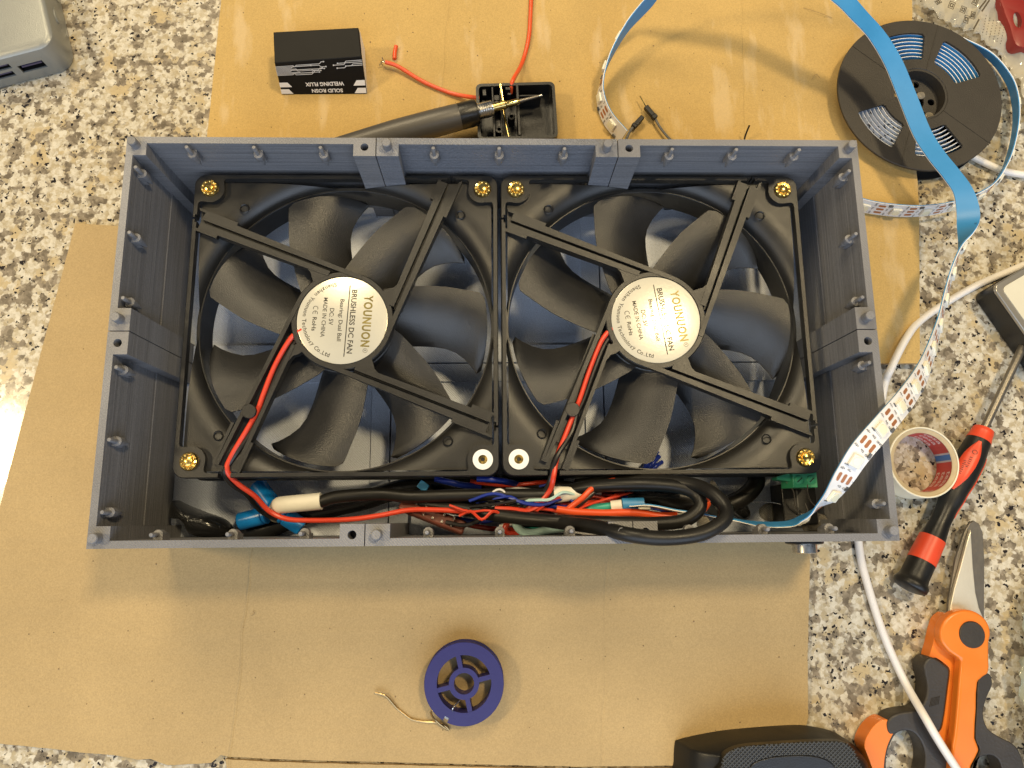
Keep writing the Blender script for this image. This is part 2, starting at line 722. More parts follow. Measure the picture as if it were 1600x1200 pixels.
M = {}
M['granite'] = granite_mat()
M['print'] = print_mat('printed_plastic', (.185, .182, .188))
M['print_fuzzy'] = print_mat('printed_plastic_fuzzy', (.175, .178, .195), fuzzy=2.2)
M['print_floor_lit'] = print_mat('printed_plastic_floor_lit', (.56, .60, .68), rough=.36)  # same plastic as the walls, paler: light falling through the fans painted in
M['fan'] = simple('fan_plastic', (.012, .011, .0095), .40, grain=.20, gscale=2600, var=.12, vscale=50, rvar=.06)
M['blade'] = simple('blade_plastic', (.019, .0185, .018), .36, grain=.35, gscale=2300, var=.12, vscale=60, rvar=.06)
M['black'] = simple('black_plastic', (.009, .0085, .008), .36, grain=.15, gscale=1500, rvar=.08)
M['rubber'] = simple('black_rubber', (.010, .0092, .008), .40, grain=.1, gscale=1800, var=.2, rvar=.1, spec=.35)
M['tapeblk'] = simple('black_film', (.012, .012, .012), .22, grain=.25, gscale=220, rvar=.08)
M['label'] = simple('label_foil', (.64, .60, .48), .24, metal=.35, grain=.05, gscale=700, var=.04)
M['goldprint'] = simple('gold_ink', (.20, .155, .04), .4, metal=.3, var=.3, vscale=300)
M['darkprint'] = simple('dark_ink', (.035, .030, .02), .5)
M['blackprint'] = simple('black_ink', (.02, .02, .02), .6)
M['brass'] = simple('brass', (.78, .54, .16), .22, metal=1, var=.15, vscale=400, rvar=.1)
M['steel'] = simple('steel', (.66, .64, .60), .28, metal=1, var=.1, vscale=200, rvar=.1)
M['blade_steel'] = simple('satin_steel', (.80, .74, .60), .42, metal=.8, grain=.12, gscale=900, var=.06)
M['dark_steel'] = simple('dark_steel', (.20, .18, .15), .40, metal=.7, grain=.2, gscale=700, var=.15)
M['whitepl'] = simple('white_plastic', (.70, .68, .64), .45, var=.05)
M['nylon'] = simple('nylon_washer', (.80, .77, .70), .4)
M['red'] = simple('red_insulation', (.62, .052, .022), .32, var=.08, rvar=.05)
M['red2'] = simple('orange_red_insulation', (.70, .085, .020), .35, var=.08)
M['blackwire'] = simple('black_insulation', (.018, .016, .015), .30, var=.2, rvar=.08)
M['bluewire'] = simple('blue_insulation', (.014, .035, .30), .35)
M['aqua'] = simple('pale_aqua_insulation', (.46, .66, .62), .35)
M['teal'] = simple('teal_insulation', (.04, .36, .28), .35)
M['shrink'] = simple('white_shrink', (.74, .71, .62), .5, grain=.3, gscale=300, var=.06)
M['cap'] = simple('capacitor_sleeve', (.005, .22, .66), .28, var=.06, rvar=.05)
M['grey'] = simple('grey_rubber', (.10, .10, .10), .5)
M['brown'] = simple('brown_board', (.13, .035, .022), .45, var=.15, vscale=150)
M['green'] = simple('green_block', (.05, .36, .18), .4, var=.1)
M['bluetape'] = simple('blue_liner', (.040, .235, .50), .42, var=.07, vscale=40, rvar=.06)
M['pcbwhite'] = simple('white_board', (.76, .74, .72), .4, var=.03)
M['chip'] = simple('led_package', (.78, .74, .62), .4)
M['lens'] = simple('led_lens', (.80, .76, .56), .25, coat=.5)
M['copper'] = simple('copper_pad', (.42, .17, .07), .45, metal=.3)
M['card_top'] = card_mat('cardboard_back', (.50, .335, .118), [(P(703, 0, 3), P(690, 150, 3), .8, .8), (P(1160, 0, 3), P(1163, 210, 3), .7, .7)], .32)
M['card_low'] = card_mat('cardboard_front', (.41, .290, .135), [(P(392, 880, 3), P(358, 1200, 3), .9, 1.1), (P(948, 900, 3), P(940, 1200, 3), 1.0, .6)])
M['card_edge'] = simple('cardboard_edge', (.40, .27, .13), .8, grain=.5, gscale=600, var=.25, vscale=300)
M['silver'] = simple('anodised_shell', (.27, .275, .255), .38, metal=.4, grain=.25, gscale=2500, var=.03)
M['orange'] = simple('orange_handle', (.74, .185, .018), .34, var=.05, rvar=.06)
M['orangered'] = simple('red_grip', (.66, .060, .018), .42, var=.05)
M['grip'] = simple('brown_black_grip', (.030, .024, .018), .5, grain=.3, gscale=900, var=.2)
M['cable'] = simple('white_cable', (.72, .68, .63), .4, var=.03)
M['reel'] = simple('reel_plastic', (.030, .025, .019), .55, grain=.5, gscale=1600, var=.12, vscale=80)
M['iron'] = simple('iron_handle', (.085, .080, .075), .42, metal=.2, grain=.1, var=.05)
M['gold'] = simple('gold_tip', (.72, .56, .22), .2, metal=1, var=.3, vscale=250, rvar=.1)
M['spool'] = simple('blue_spool', (.020, .018, .115), .42, grain=.15, gscale=1200, var=.06)
M['solder'] = simple('solder', (.62, .58, .52), .25, metal=1, rvar=.1)
M['bronze'] = simple('solder_end', (.36, .25, .12), .3, metal=1)
M['kraft'] = simple('tape_roll_side', (.50, .38, .21), .6, var=.1, vscale=200)
M['cream'] = simple('tape_cream', (.80, .72, .52), .5)
M['corered'] = simple('core_red', (.52, .062, .045), .55, var=.08)
M['coreblue'] = simple('core_blue', (.06, .19, .42), .55)
M['coregrey'] = simple('core_grey', (.50, .47, .42), .55)
M['corewhite'] = simple('core_lettering', (.72, .55, .48), .55)
M['boxblack'] = simple('flux_carton', (.005, .0045, .004), .6, var=.25, spec=.25)
M['boxwhite'] = simple('carton_white', (.86, .84, .82), .5)
M['boxgrey'] = simple('carton_grey_print', (.60, .60, .60), .5)
M['creamglass'] = simple('cream_glass', (.62, .58, .45), .12, coat=.6, var=.04)
M['metalrim'] = simple('metal_rim', (.42, .40, .36), .3, metal=.8)
M['film'] = film_mat('clear_film', (.60, .55, .44), .62, .10)
M['film2'] = film_mat('clear_bag', (.36, .36, .26), .45)
M['filmprint'] = simple('film_print', (.075, .055, .03), .5)
M['redpl'] = simple('red_plastic', (.22, .016, .012), .38, var=.08)
M['purple'] = simple('port_tongue', (.06, .05, .10), .4)
M['glue'] = film_mat('clear_glue', (.50, .44, .34), .80, .15)
M['fibre'] = simple('lint', (.22, .15, .08), .8)
M['hatch'] = simple('grip_ridges', (.07, .07, .065), .4)

# ------------------------------------------------------------------ heights (mm)
ZCARD = 6.3        # cardboard under the case
ZBOT = 6.5
ZFLOOR = 9.5
ZFAN = 51.5
ZRIM = 74.1

# ================================================================== SETTING
ct = MB().box(-1200, 1200, -900, 1200, -30, 0).build('countertop', M['granite'], angle=0)
ct['kind'] = 'structure'


def q(pts, z):
    return [(P(u, v, z).x, P(u, v, z).y) for u, v in pts]


def sheet(name, outline, z_of, thick, mats, jag=0.25, seed=3):
    """cardboard sheet: outline subdivided, slightly ragged, follows z_of"""
    rnd = random.Random(seed)
    pts = []
    n = len(outline)
    for i in range(n):
        a, b = V(outline[i]), V(outline[(i + 1) % n])
        k = max(1, int((b - a).length / 4))
        for j in range(k):
            p = a.lerp(b, j / k)
            pts.append((p.x + rnd.uniform(-jag, jag), p.y + rnd.uniform(-jag, jag)))
    bm = bmesh.new()
    vs = [bm.verts.new((p[0] * MM, p[1] * MM, 0)) for p in pts]
    bm.faces.new(vs)
    for yy in range(-260, 240, 8):          # slice so the sheet can follow a gentle bend
        bmesh.ops.bisect_plane(bm, geom=bm.verts[:] + bm.edges[:] + bm.faces[:], plane_co=(0, yy * MM, 0), plane_no=(0, 1, 0))
    bmesh.ops.recalc_face_normals(bm, faces=bm.faces)
    for f in bm.faces:
        if f.normal.z < 0:
            f.normal_flip()
    top = bm.faces[:]
    r = bmesh.ops.extrude_face_region(bm, geom=top)
    newv = [e for e in r['geom'] if isinstance(e, bmesh.types.BMVert)]
    nset = set(newv)
    for v in bm.verts:
        z = z_of(v.co.x / MM, v.co.y / MM)
        v.co.z = (z if v in nset else z - thick) * MM
    bm.normal_update()
    for f in bm.faces:
        if abs(f.normal.z) < .5:
            f.material_index = 1
    bmesh.ops.recalc_face_normals(bm, faces=bm.faces)
    me = bpy.data.meshes.new(name)
    bm.to_mesh(me)
    bm.free()
    for m in mats:
        me.materials.append(m)
    o = bpy.data.objects.new(name, me)
    col.objects.link(o)
    return o


def smooth(a, b, x):
    t = max(0, min(1, (x - a) / (b - a)))
    return t * t * (3 - 2 * t)


zt = lambda x, y: 3.0 + 3.3 * (1 - smooth(70, 118, y))
up_out = q([(347, -26), (322, 215), (300, 470)], 4) + q([(310, 568), (1437, 568)], 6) + q([(1432, 285), (1426, -40)], 4)
o = sheet('cardboard_sheet', up_out, zt, 2.8, [M['card_top'], M['card_edge']], .12, 4)
tag(o, 'tape-scarred golden cardboard sheet under the soldering iron and flux carton', 'cardboard')
low_out = q([(118, 349), (60, 566), (0, 790), (-60, 1010), (-80, 1155), (0, 1162), (80, 1170), (130, 1176), (180, 1180), (215, 1187),
             (235, 1186), (250, 1192), (262, 1196), (330, 1192), (345, 1180), (356, 1182), (420, 1186), (560, 1190), (900, 1198), (1069, 1196), (1180, 1180), (1240, 1152),
             (1256, 1148), (1263, 1120), (1262, 1030), (1266, 855), (1270, 640), (700, 420), (182, 353)], 3)
o = sheet('cardboard_sheet', low_out, lambda x, y: 3.0 + (.5 * math.sin(x * .02) * 0), 2.7, [M['card_low'], M['card_edge']], .10, 9)
tag(o, 'plain brown cardboard sheet with the blue solder spool lying on it', 'cardboard')
fl_out = q([(352, 1186), (420, 1190), (560, 1194), (900, 1202), (1069, 1200), (1110, 1196), (1110, 1260), (365, 1260)], 2)
fo = sheet('flap', fl_out, lambda x, y: 2.2, 1.9, [M['card_low'], M['card_edge']], .1, 2)
fo.parent = o

# ================================================================== CASE
X0, X1, Y0, Y1 = -161.45, 159.25, -98.45, 76.05
T = 3.0
PO = 8.6
S1 = P(587, 247, ZRIM).x
S2 = P(966, 247, ZRIM).x
SL = P(185, 518, ZRIM).y
SR = P(1352, 514, ZRIM).y
SY = (SL + SR) / 2
G = .22
J = 9.6          # joint post length along the wall
case = empty('fan_case', ((X0 + X1) / 2, (Y0 + Y1) / 2, ZBOT))
tag(case, 'open grey-blue printed plastic case holding two black fans', 'case')


def pt(kind, x, y):
    return (kind, x, y)


holes = []
pegs = []


def case_wall(poly, mat_):
    return MB().prism(poly, ZBOT, ZRIM).build('wall', mat_, case, angle=20)


def corner(sx, sy):
    """L-shaped corner module: sx,sy = -1/+1"""
    xo = X0 if sx < 0 else X1
    yo = Y0 if sy < 0 else Y1
    xs = (S1 - G) if sx < 0 else (S2 + G)
    ys = (SY - G) if sy < 0 else (SY + G)
    dx, dy = -sx, -sy                       # inward
    poly = [(xo, yo), (xs, yo), (xs, yo + dy * PO), (xs - dx * J, yo + dy * PO), (xs - dx * J, yo + dy * T),
            (xo + dx * PO, yo + dy * T), (xo + dx * PO, yo + dy * PO), (xo + dx * T, yo + dy * PO),
            (xo + dx * T, ys - dy * J), (xo + dx * PO, ys - dy * J), (xo + dx * PO, ys), (xo, ys)]
    w_ = case_wall(poly, M['print'])
    pegs.append((xo + dx * 4.1, yo + dy * 4.1, w_))
    return w_, (xs - dx * J / 2, yo + dy * 4.4), (xo + dx * 4.4, ys - dy * J / 2)


def hole_cut(x, y, r=1.75, d=9):
    return MB().lathe([(r, ZRIM - d), (r, ZRIM + 2)], Matrix.Translation((x, y, 0)), 20)


for sx in (-1, 1):
    for sy in (1, -1):
        w_, a, b_ = corner(sx, sy)
        cuts = [hole_cut(*a)]               # holes where the neighbour has the peg
        if sy > 0:
            pegs.append((b_[0], b_[1], w_))
        else:
            cuts.append(hole_cut(*b_))
        cut(w_, cuts)
for sy in (1, -1):
    yo = Y0 if sy < 0 else Y1
    dy = -sy
    xa, xb = S1 + G, S2 - G
    poly = [(xa, yo), (xb, yo), (xb, yo + dy * PO), (xb - J, yo + dy * PO), (xb - J, yo + dy * T), (xa + J, yo + dy * T),
            (xa + J, yo + dy * PO), (xa, yo + dy * PO)]
    w_ = case_wall(poly, M['print_fuzzy'] if sy > 0 else M['print'])
    pegs.append((xa + J / 2, yo + dy * 4.4, w_))
    pegs.append((xb - J / 2, yo + dy * 4.4, w_))
for x, y, w_ in pegs:
    MB().lathe([(2.05, ZRIM), (2.05, ZRIM + 3.9), (1.75, ZRIM + 4.3)], Matrix.Translation((x, y, 0)), 20).build('peg', M['print'], w_)

# slightly thicker lower skin of the side walls (visible ledge line)
for (xa, xb) in ((X0 + T, X0 + T + .5), (X1 - T - .5, X1 - T)):
    for (ya, yb) in ((Y0 + PO + .1, SY - G - J - .1), (SY + G + J + .1, Y1 - PO - .1)):
        MB().box(xa, xb, ya, yb, ZFLOOR, 36).build('ledge', M['print'], case)

# lid pins along the rim
pin_mb = None


def pin(x, y, nx, ny):
    """vertical pin on a small bracket; (nx,ny) points to the inside"""
    m = MB()
    T0 = Matrix.Translation((x, y, 0))
    m.lathe([(.3, ZRIM - 15), (2.0, ZRIM - 8.5), (2.0, ZRIM - 5.2), (.92, ZRIM - 4.9), (.92, ZRIM + .4), (.7, ZRIM + .75)], T0, 14)
    ang = math.atan2(ny, nx)
    Mb = T0 @ Matrix.Rotation(ang, 4, 'Z')
    m.box(-2.05, 0, -1.9, 1.9, ZRIM - 12, ZRIM - 5.3, 0, Mb)
    m.build('pin', M['print'], case)


off = 2.1
for u in (292, 397, 501, 677, 780, 882, 1050, 1150, 1248):
    pin(P(u, 234, ZRIM).x, Y1 - T - off, 0, -1)
for u in (237, 356, 470, 667, 781, 893, 1083, 1200, 1306):
    pin(P(u, 836, ZRIM).x, Y0 + T + off, 0, 1)
for v in (262, 364, 466, 574, 687, 800):
    pin(X0 + T + off, P(205, v, ZRIM).y, 1, 0)
for v in (268, 366, 465, 567, 675, 787):
    pin(X1 - T - off, P(1335, v, ZRIM).y, -1, 0)

# floor: six panels with raised ribs along the joints
xs = [X0 + T + .05, S1, S2, X1 - T - .05]
ys = [Y0 + T + .05, SY, Y1 - T - .05]
for i in range(3):
    for j in range(2):
        a, b_ = xs[i] + (.35 if i else 0), xs[i + 1] - (.35 if i < 2 else 0)
        c, d = ys[j] + (.35 if j else 0), ys[j + 1] - (.35 if j < 1 else 0)
        fp = MB().box(a, b_, c, d, ZBOT + .05, ZFLOOR).build('floor_panel', M['print_floor_lit'], case, angle=20)
        cuts = []
        if j == 1 and i == 2:
            for k in range(6):
                x = P(1037, 322, ZFLOOR).x + k * 7.6
                cuts.append(MB().box(x, x + 4.4, P(1050, 328, ZFLOOR).y - (k % 2) * .8, P(1050, 328, ZFLOOR).y + 22, 0, 20))
        if cuts:
            cut(fp, cuts)
        rib = MB()
        z1 = ZFLOOR + 1.6
        if i < 2:
            rib.box(b_ - 9, b_ - .02, c, d, ZFLOOR + .01, z1)
        if i > 0:
            rib.box(a + .02, a + 9, c, d, ZFLOOR + .01, z1)
        xa = a + (9.05 if i > 0 else 0)
        xb = b_ - (9.05 if i < 2 else 0)
        if j == 0:
            rib.box(xa, xb, d - 9, d - .02, ZFLOOR + .01, z1 - .05)
        else:
            rib.box(xa, xb, c + .02, c + 9, ZFLOOR + .01, z1 - .05)
        rib.build('rib', M['print_floor_lit'], fp, angle=20)
FC = [(-70.8, 0), (70.8, 0)]
for (fx, fy) in FC:
    for sx in (-1, 1):
        for sy in (-1, 1):
            MB().lathe([(5, ZFLOOR + .02), (4.2, ZFAN - 25.05)], Matrix.Translation((fx + sx * 62.6, fy + sy * 62.6, 0)), 20).build('standoff', M['print_floor_lit'], case)
# power socket on the outside of the front wall
jx = P(1251, 852, 40).x
MJ = Matrix.Translation((jx, Y0, 44)) @ Matrix.Rotation(R(90), 4, 'X')
jk = MB().lathe([(8.0, 0.02), (8.0, 1.6), (7.2, 2.0)], MJ, 28).build('socket_flange', M['black'], case)
MB().lathe([(5.2, 2.0), (5.2, 5.6), (4.2, 5.9)], MJ, 24).build('socket_barrel', M['steel'], jk)

# ================================================================== FANS
def rsq(th, half, rad):
    """distance from centre to a rounded square at angle th"""
    c, s = abs(math.cos(th)), abs(math.sin(th))
    if c < s:
        c, s = s, c
    d = half / c
    if d * s > half - rad:
        k = half - rad
        bq = k * c + k * s
        disc = bq * bq - (2 * k * k - rad * rad)
        d = bq + math.sqrt(max(0, disc))
    return d


SCR = 63.0


def border_inner(th):
    d = rsq(th, 68.0, 3.5)
    best = d
    for sx in (-1, 1):
        for sy in (-1, 1):
            cx, cy = sx * SCR, sy * SCR
            ux, uy = math.cos(th), math.sin(th)
            pr = cx * ux + cy * uy
            if pr < 0:
                continue
            pd = abs(cx * uy - cy * ux)
            rb = 6.9
            if pd < rb:
                best = min(best, pr - math.sqrt(rb * rb - pd * pd))
    return best


def make_fan(cx, cy, blade_rot, label_rot, gold, label):
    fan = empty('case_fan', (cx, cy, ZFAN - 25))
    tag(fan, label, 'fan')
    T0 = Matrix.Translation((cx, cy, ZFAN))
    # --- frame border (rounded square ring with screw bosses)
    N = 720
    ri = [border_inner(2 * math.pi * k / N) for k in range(N)]
    for _ in range(5):
        ri = [(ri[k - 1] + 2 * ri[k] + ri[(k + 1) % N]) / 4 for k in range(N)]
    ro = [rsq(2 * math.pi * k / N, 70.0, 5.0) for k in range(N)]
    prof = [(0, 'o'), (0, 'i')]
    vs = []
    for z, w_ in ((-.35, 'O'), (0, 'o'), (0, 'i'), (-3.6, 'i'), (-5, 'o2'), (-5, 'O')):
        for k in range(N):
            a = 2 * math.pi * k / N
            r = {'o': ro[k] - .35, 'O': ro[k], 'i': ri[k], 'o2': ro[k] - 1.2}[w_]
            vs.append(V((r * math.cos(a), r * math.sin(a), z)))
    fs = []
    for j in range(6):
        j2 = (j + 1) % 6
        for k in range(N):
            k2 = (k + 1) % N
            fs.append((j * N + k2, j * N + k, j2 * N + k, j2 * N + k2))
    mb = MB().add([T0 @ p for p in vs], [f[::-1] for f in fs])
    fr = mb.build('frame', M['fan'], fan, angle=40)
    # notches where each strut meets the frame
    cs = []
    for k in range(4):
        Rk = T0 @ Matrix.Rotation(-k * math.pi / 2, 4, 'Z')
        if k == 3:
            cs.append(MB().box(-69 - 3, -64.5, 45.2, 50.6, -8, 3, 0, Rk))
        else:
            cs.append(MB().box(-68.9, -65.0, 46.6, 50.4, -8, 3, 0, Rk))
            cs.append(MB().box(-72, -68, 48.0, 49.1, -8, 3, 0, Rk))
    cut(fr, cs)
    # --- bell mouth + duct
    rn = 66.8
    prof = [(rn, -25.0), (rn, -10.2), (rn + .5, -9.8), (rn + .55, -9.4)]
    for t in range(1, 10):
        a = R(10 * t)
        prof.append((rn + .6 + 11.5 * (1 - math.cos(a)), -9.4 + 6.7 * math.sin(a)))
    prof.append((100, -2.7))
    NA = 256
    bell = MB()
    vs, fs = [], []
    for r, z in prof:
        for k in range(NA):
            a = 2 * math.pi * k / NA
            lim = rsq(a, 67.1, 4)
            rr = r
            zz = z
            if r > lim:
                rr = lim
                # height of the profile where it meets the frame
                zz = z
                for (ra, za), (rb, zb) in zip(prof, prof[1:]):
                    if ra <= lim <= rb and rb > ra:
                        zz = za + (zb - za) * (lim - ra) / (rb - ra)
                        break
            vs.append(V((rr * math.cos(a), rr * math.sin(a), zz)))
    for j in range(len(prof) - 1):
        for k in range(NA):
            k2 = (k + 1) % NA
            fs.append((j * NA + k, j * NA + k2, (j + 1) * NA + k2, (j + 1) * NA + k)[::-1])
    bell.add([T0 @ p for p in vs], [f[::-1] for f in fs])
    bl = bell.build('bell_mouth', M['fan'], fan, angle=50)
    # lower flange and outer duct wall
    lo = MB()
    vs = []
    for z, d in ((-25, 0), (-21, 0), (-21, 2.2), (-25, 2.2)):
        for k in range(NA):
            a = 2 * math.pi * k / NA
            r = rsq(a, 70 - d, 5)
            vs.append(T0 @ V((r * math.cos(a), r * math.sin(a), z)))
    fs = []
    for j in range(4):
        for k in range(NA):
            k2 = (k + 1) % NA
            fs.append((j * NA + k, j * NA + k2, ((j + 1) % 4) * NA + k2, ((j + 1) % 4) * NA + k))
    lo.add(vs, fs)
    lo.ring([(rn + .1, -24.9), (68.2, -24.9), (68.2, -9.5), (rn + .1, -9.7)], T0, 128)
    lo.build('lower_flange', M['fan'], fan, angle=40)
    for sx in (-1, 1):
        for sy in (-1, 1):
            mk = MB().ring([(1.7, -2.72), (2.0, -2.4), (2.3, -2.72), (2.3, -2.9), (1.7, -2.9)], Matrix.Translation((cx + sx * 48.5 + (4 if sx * sy > 0 else -1) * sx, cy + sy * 56.5 - (5 if sx * sy > 0 else 2) * sy, ZFAN)), 20)
            mk.build('ejector_mark', M['fan'], bl)
    # --- struts
    ang = R(-21.9)
    for k in range(4):
        Rk = T0 @ Matrix.Rotation(-k * math.pi / 2, 4, 'Z')
        A = Rk @ Matrix.Translation((-68.6, 48.5, 0)) @ Matrix.Rotation(ang, 4, 'Z')
        st = MB()
        if k != 3:
            st.prism([(3.6, -4.2), (68, -2.9), (68, 2.9), (3.6, 4.2)], -5.0, -3.2, 0, A)
            st.prism([(3.2, .55), (81.5, 1.0), (81.5, 3.1), (70, 3.0), (20, 3.7), (3.2, 4.1)], -3.2, 0, 0, A)
            st.prism([(3.2, -.75), (67.5, -.5), (67.5, -2.9), (14, -3.8), (3.2, -4.1)], -3.2, 0, 0, A)
            # wider shoulders over the duct rim
            st.prism([(0.5, 4.12), (19, 3.75), (19, 5.2), (4, 5.3), (-.5, 5.3)], -2.6, -.03, 0, A)
            st.prism([(1.5, -4.12), (13, -3.85), (13, -5.4), (2.6, -5.4)], -2.6, -.03, 0, A)
            # small fillet in the acute corner next to the hub
            st.prism([(57, -3.0), (66.5, -2.8), (64.2, -6), (62.5, -8), (60.8, -6.0), (59.4, -4.2)], -4.2, -.25, 0, A)
        else:
            st.box(7, 66, -4.9, 4.9, -5.2, -4.2, 0, A)
            st.prism([(3.0, 3.5), (80, 1.2), (80, 3.1), (3.0, 5.1)], -4.2, 0, 0, A)
            st.prism([(3.0, -5.1), (63.2, -4.9), (63.2, -3.3), (3.0, -3.4)], -4.2, 0, 0, A)
            st.box(3.0, 22, 5.12, 6.4, -3, -.03, 0, A)
            st.box(3.0, 17, -6.4, -5.12, -3, -.03, 0, A)
            st.prism([(55.5, -5.0), (62, -3.4), (64.5, -5.5), (62, -9), (60.2, -7.8), (58.6, -5.9)], -4.1, -.25, 0, A)
        s_ = st.build('strut', M['fan'], fan, angle=30)
        if k == 3:
            ck = MB().lathe([(3.2, -1.1), (3.2, 0.05), (3.0, .25)], A @ Matrix.Translation((29, 1.4, 0)), 20)
            ck.build('wire_clip', M['fan'], s_)
    # --- hub
    hub = MB().lathe([(23, -24), (23, -6.0), (22.2, -5.4)], T0, 64).build('rotor', M['blade'], fan)
    hb = MB().lathe([(22.9, -4.6), (22.9, -.75), (22.5, -.3), (20.6, -.3), (20.5, -.9)], T0, 96).build('hub', M['fan'], fan)
    lb = MB().lathe([(20.2, -.88), (20.2, -.55), (20.0, -.5)], T0, 96).build('label', M['label'], hb)
    # --- label lettering
    TL = T0 @ Matrix.Translation((0, 0, -.47)) @ Matrix.Rotation(label_rot, 4, 'Z')

    def put(mb_, g, x, y, rot=0):
        Mx = TL @ Matrix.Translation((x, y, 0)) @ Matrix.Rotation(rot, 4, 'Z')
        mb_.add([Mx @ V((p[0], p[1], 0)) for p in g[0]], g[1])
    dk = MB()
    gd = MB()
    put(gd, text_geo('YOUNUON', 24, 4.1, .035, 1.15), -.2, 11.0)
    gd.build('lettering', M['goldprint'], lb, angle=0)
    put(dk, text_geo('BRUSHLESS DC FAN', 29.6, 2.5, .022), .4, 4.4)
    put(dk, text_geo('Bearing: Dual Ball', 19.6, 2.4, .014), 0, -1.0)
    put(dk, text_geo('DC: 5V', 7.8, 2.0, .014), -1.4, -5.0)
    put(dk, text_geo('MADE IN CHINA', 18.4, 1.9, .012), -.9, -8.2)
    put(dk, text_geo('RoHs', 6.4, 1.9, .022), 2.4, -12.4)
    for q_, x in ((0, -4.9), (1, -2.7)):
        arc = MB()
        pts = [V((math.cos(R(a)) * 1.0, math.sin(R(a)) * 1.05)) for a in range(60, 301, 20)]
        for a, b_ in zip(pts, pts[1:]):
            d = (b_ - a).normalized().orthogonal() * .14
            g = ([(a + d)[:], (b_ + d)[:], (b_ - d)[:], (a - d)[:]], [(0, 1, 2, 3)])
            put(dk, g, x, -12.4)
        if q_:
            put(dk, ([(-.95, -.13), (.35, -.13), (.35, .13), (-.95, .13)], [(0, 1, 2, 3)]), x, -12.4)
    # ring of the registered mark
    for k in range(16):
        a, b_ = R(k * 22.5), R(k * 22.5 + 22.5)
        put(dk, ([(1.05 * math.cos(a), 1.05 * math.sin(a)), (1.05 * math.cos(b_), 1.05 * math.sin(b_)), (.9 * math.cos(b_), .9 * math.sin(b_)), (.9 * math.cos(a), .9 * math.sin(a))], [(0, 1, 2, 3)]), 13.5, 11.3)
    put(dk, text_geo('R', None, 1.0), 13.5, 11.3)
    put(dk, ([(-16.6, -.22), (16.6, -.22), (16.6, .22), (-16.6, .22)], [(0, 1, 2, 3)]), .2, 2.15)
    s_ = 'Shenzhen Younuon Technology Co.,Ltd'
    wd = {'i': .5, 'l': .5, 't': .65, ',': .45, '.': .45, ' ': .8, 'T': 1.05, 'Y': 1.05, 'C': 1.1, 'S': 1.05}
    tot = sum(wd.get(c, 1) for c in s_)
    acc = 0
    for c in s_:
        k = wd.get(c, 1)
        th = 193 + (346 - 193) * (acc + k / 2) / tot
        acc += k
        if c == ' ':
            continue
        hh = {',': .55, '.': .3}.get(c, 1.85 if c in 'ShTYlLtdCy' else 1.3)
        g = text_geo(c, None, hh, .015)
        rr = 17.0 + (0 if hh > 1.4 else .25)
        if c in ',.':
            rr = 17.8
        if c in 'gy':
            rr = 17.3
        put(dk, g, rr * math.cos(R(th)), rr * math.sin(R(th)), R(th - 270))
    dk.build('lettering', M['darkprint'], lb, angle=0)
    # --- blades
    RS = [21.5, 26, 31, 36, 41, 46, 51, 56, 60.5, 63.5, 65.0]
    LEAD = [46, 40, 34, 29.5, 26, 23, 20, 17.2, 15.2, 13.8, 11]
    TRAIL = [-20, -17, -14.2, -12.4, -11.4, -11.2, -12.2, -14.6, -17.4, -19.6, -17.5]
    for b_ in range(7):
        rot = R(blade_rot + b_ * 360 / 7)
        m = MB()
        nc = 12
        top, bot = [], []
        for i, r in enumerate(RS):
            for j in range(nc + 1):
                t = j / nc
                a = R(TRAIL[i] + (LEAD[i] - TRAIL[i]) * t)
                wdt = 1 - .25 * (r - 21) / 43
                z = -19.5 + (14.0 * wdt) * t + 2.4 * math.sin(math.pi * t) + (r - 21) * .028
                th_ = .75 * math.sin(math.pi * min(1, max(.06, t * .9 + .05))) + .25
                top.append(V((r * math.cos(a + rot), r * math.sin(a + rot), z + th_)))
                bot.append(V((r * math.cos(a + rot), r * math.sin(a + rot), z - th_)))
        nr = len(RS)
        n1 = nc + 1
        vs = [T0 @ p for p in top + bot]
        o2 = nr * n1
        fs = []
        for i in range(nr - 1):
            for j in range(nc):
                fs.append((i * n1 + j, (i + 1) * n1 + j, (i + 1) * n1 + j + 1, i * n1 + j + 1))
                fs.append((o2 + i * n1 + j, o2 + i * n1 + j + 1, o2 + (i + 1) * n1 + j + 1, o2 + (i + 1) * n1 + j))
        for i in range(nr - 1):
            for j, fl in ((0, 1), (nc, 0)):
                f = (i * n1 + j, o2 + i * n1 + j, o2 + (i + 1) * n1 + j, (i + 1) * n1 + j)
                fs.append(f if fl else f[::-1])
        for j in range(nc):
            i = nr - 1
            fs.append((i * n1 + j, o2 + i * n1 + j, o2 + i * n1 + j + 1, i * n1 + j + 1))
            fs.append((j + 1, o2 + j + 1, o2 + j, j))
        m.add(vs, fs)
        m.build('blade', M['blade'], fan, angle=50)
    # --- screws
    for sx in (-1, 1):
        for sy in (-1, 1):
            Ts = Matrix.Translation((cx + sx * SCR, cy + sy * SCR, ZFAN))
            if (sx, sy) in gold:
                sm = MB().lathe([(4.0, .02), (4.0, .7), (3.6, 1.35), (2.7, 1.15), (2.3, 1.1), (1.9, 1.9), (.9, 2.3)], Ts, 30)
                for k in range(10):
                    a = 2 * math.pi * k / 10 + sx
                    sm.lathe([(.62, .9), (.6, 1.5), (.3, 1.75)], Ts @ Matrix.Translation((3.1 * math.cos(a), 3.1 * math.sin(a), 0)), 8)
                sm.build('screw', M['brass'], fan, angle=30)
            else:
                wa = MB().ring([(2.0, .02), (4.4, .02), (4.4, .9), (2.0, .9)], Ts, 36).build('washer', M['nylon'], fan)
                MB().ring([(.9, .02), (1.98, .02), (1.98, .75), (.9, .75)], Ts, 24).build('brass_insert', M['brass'], wa)
    return fan


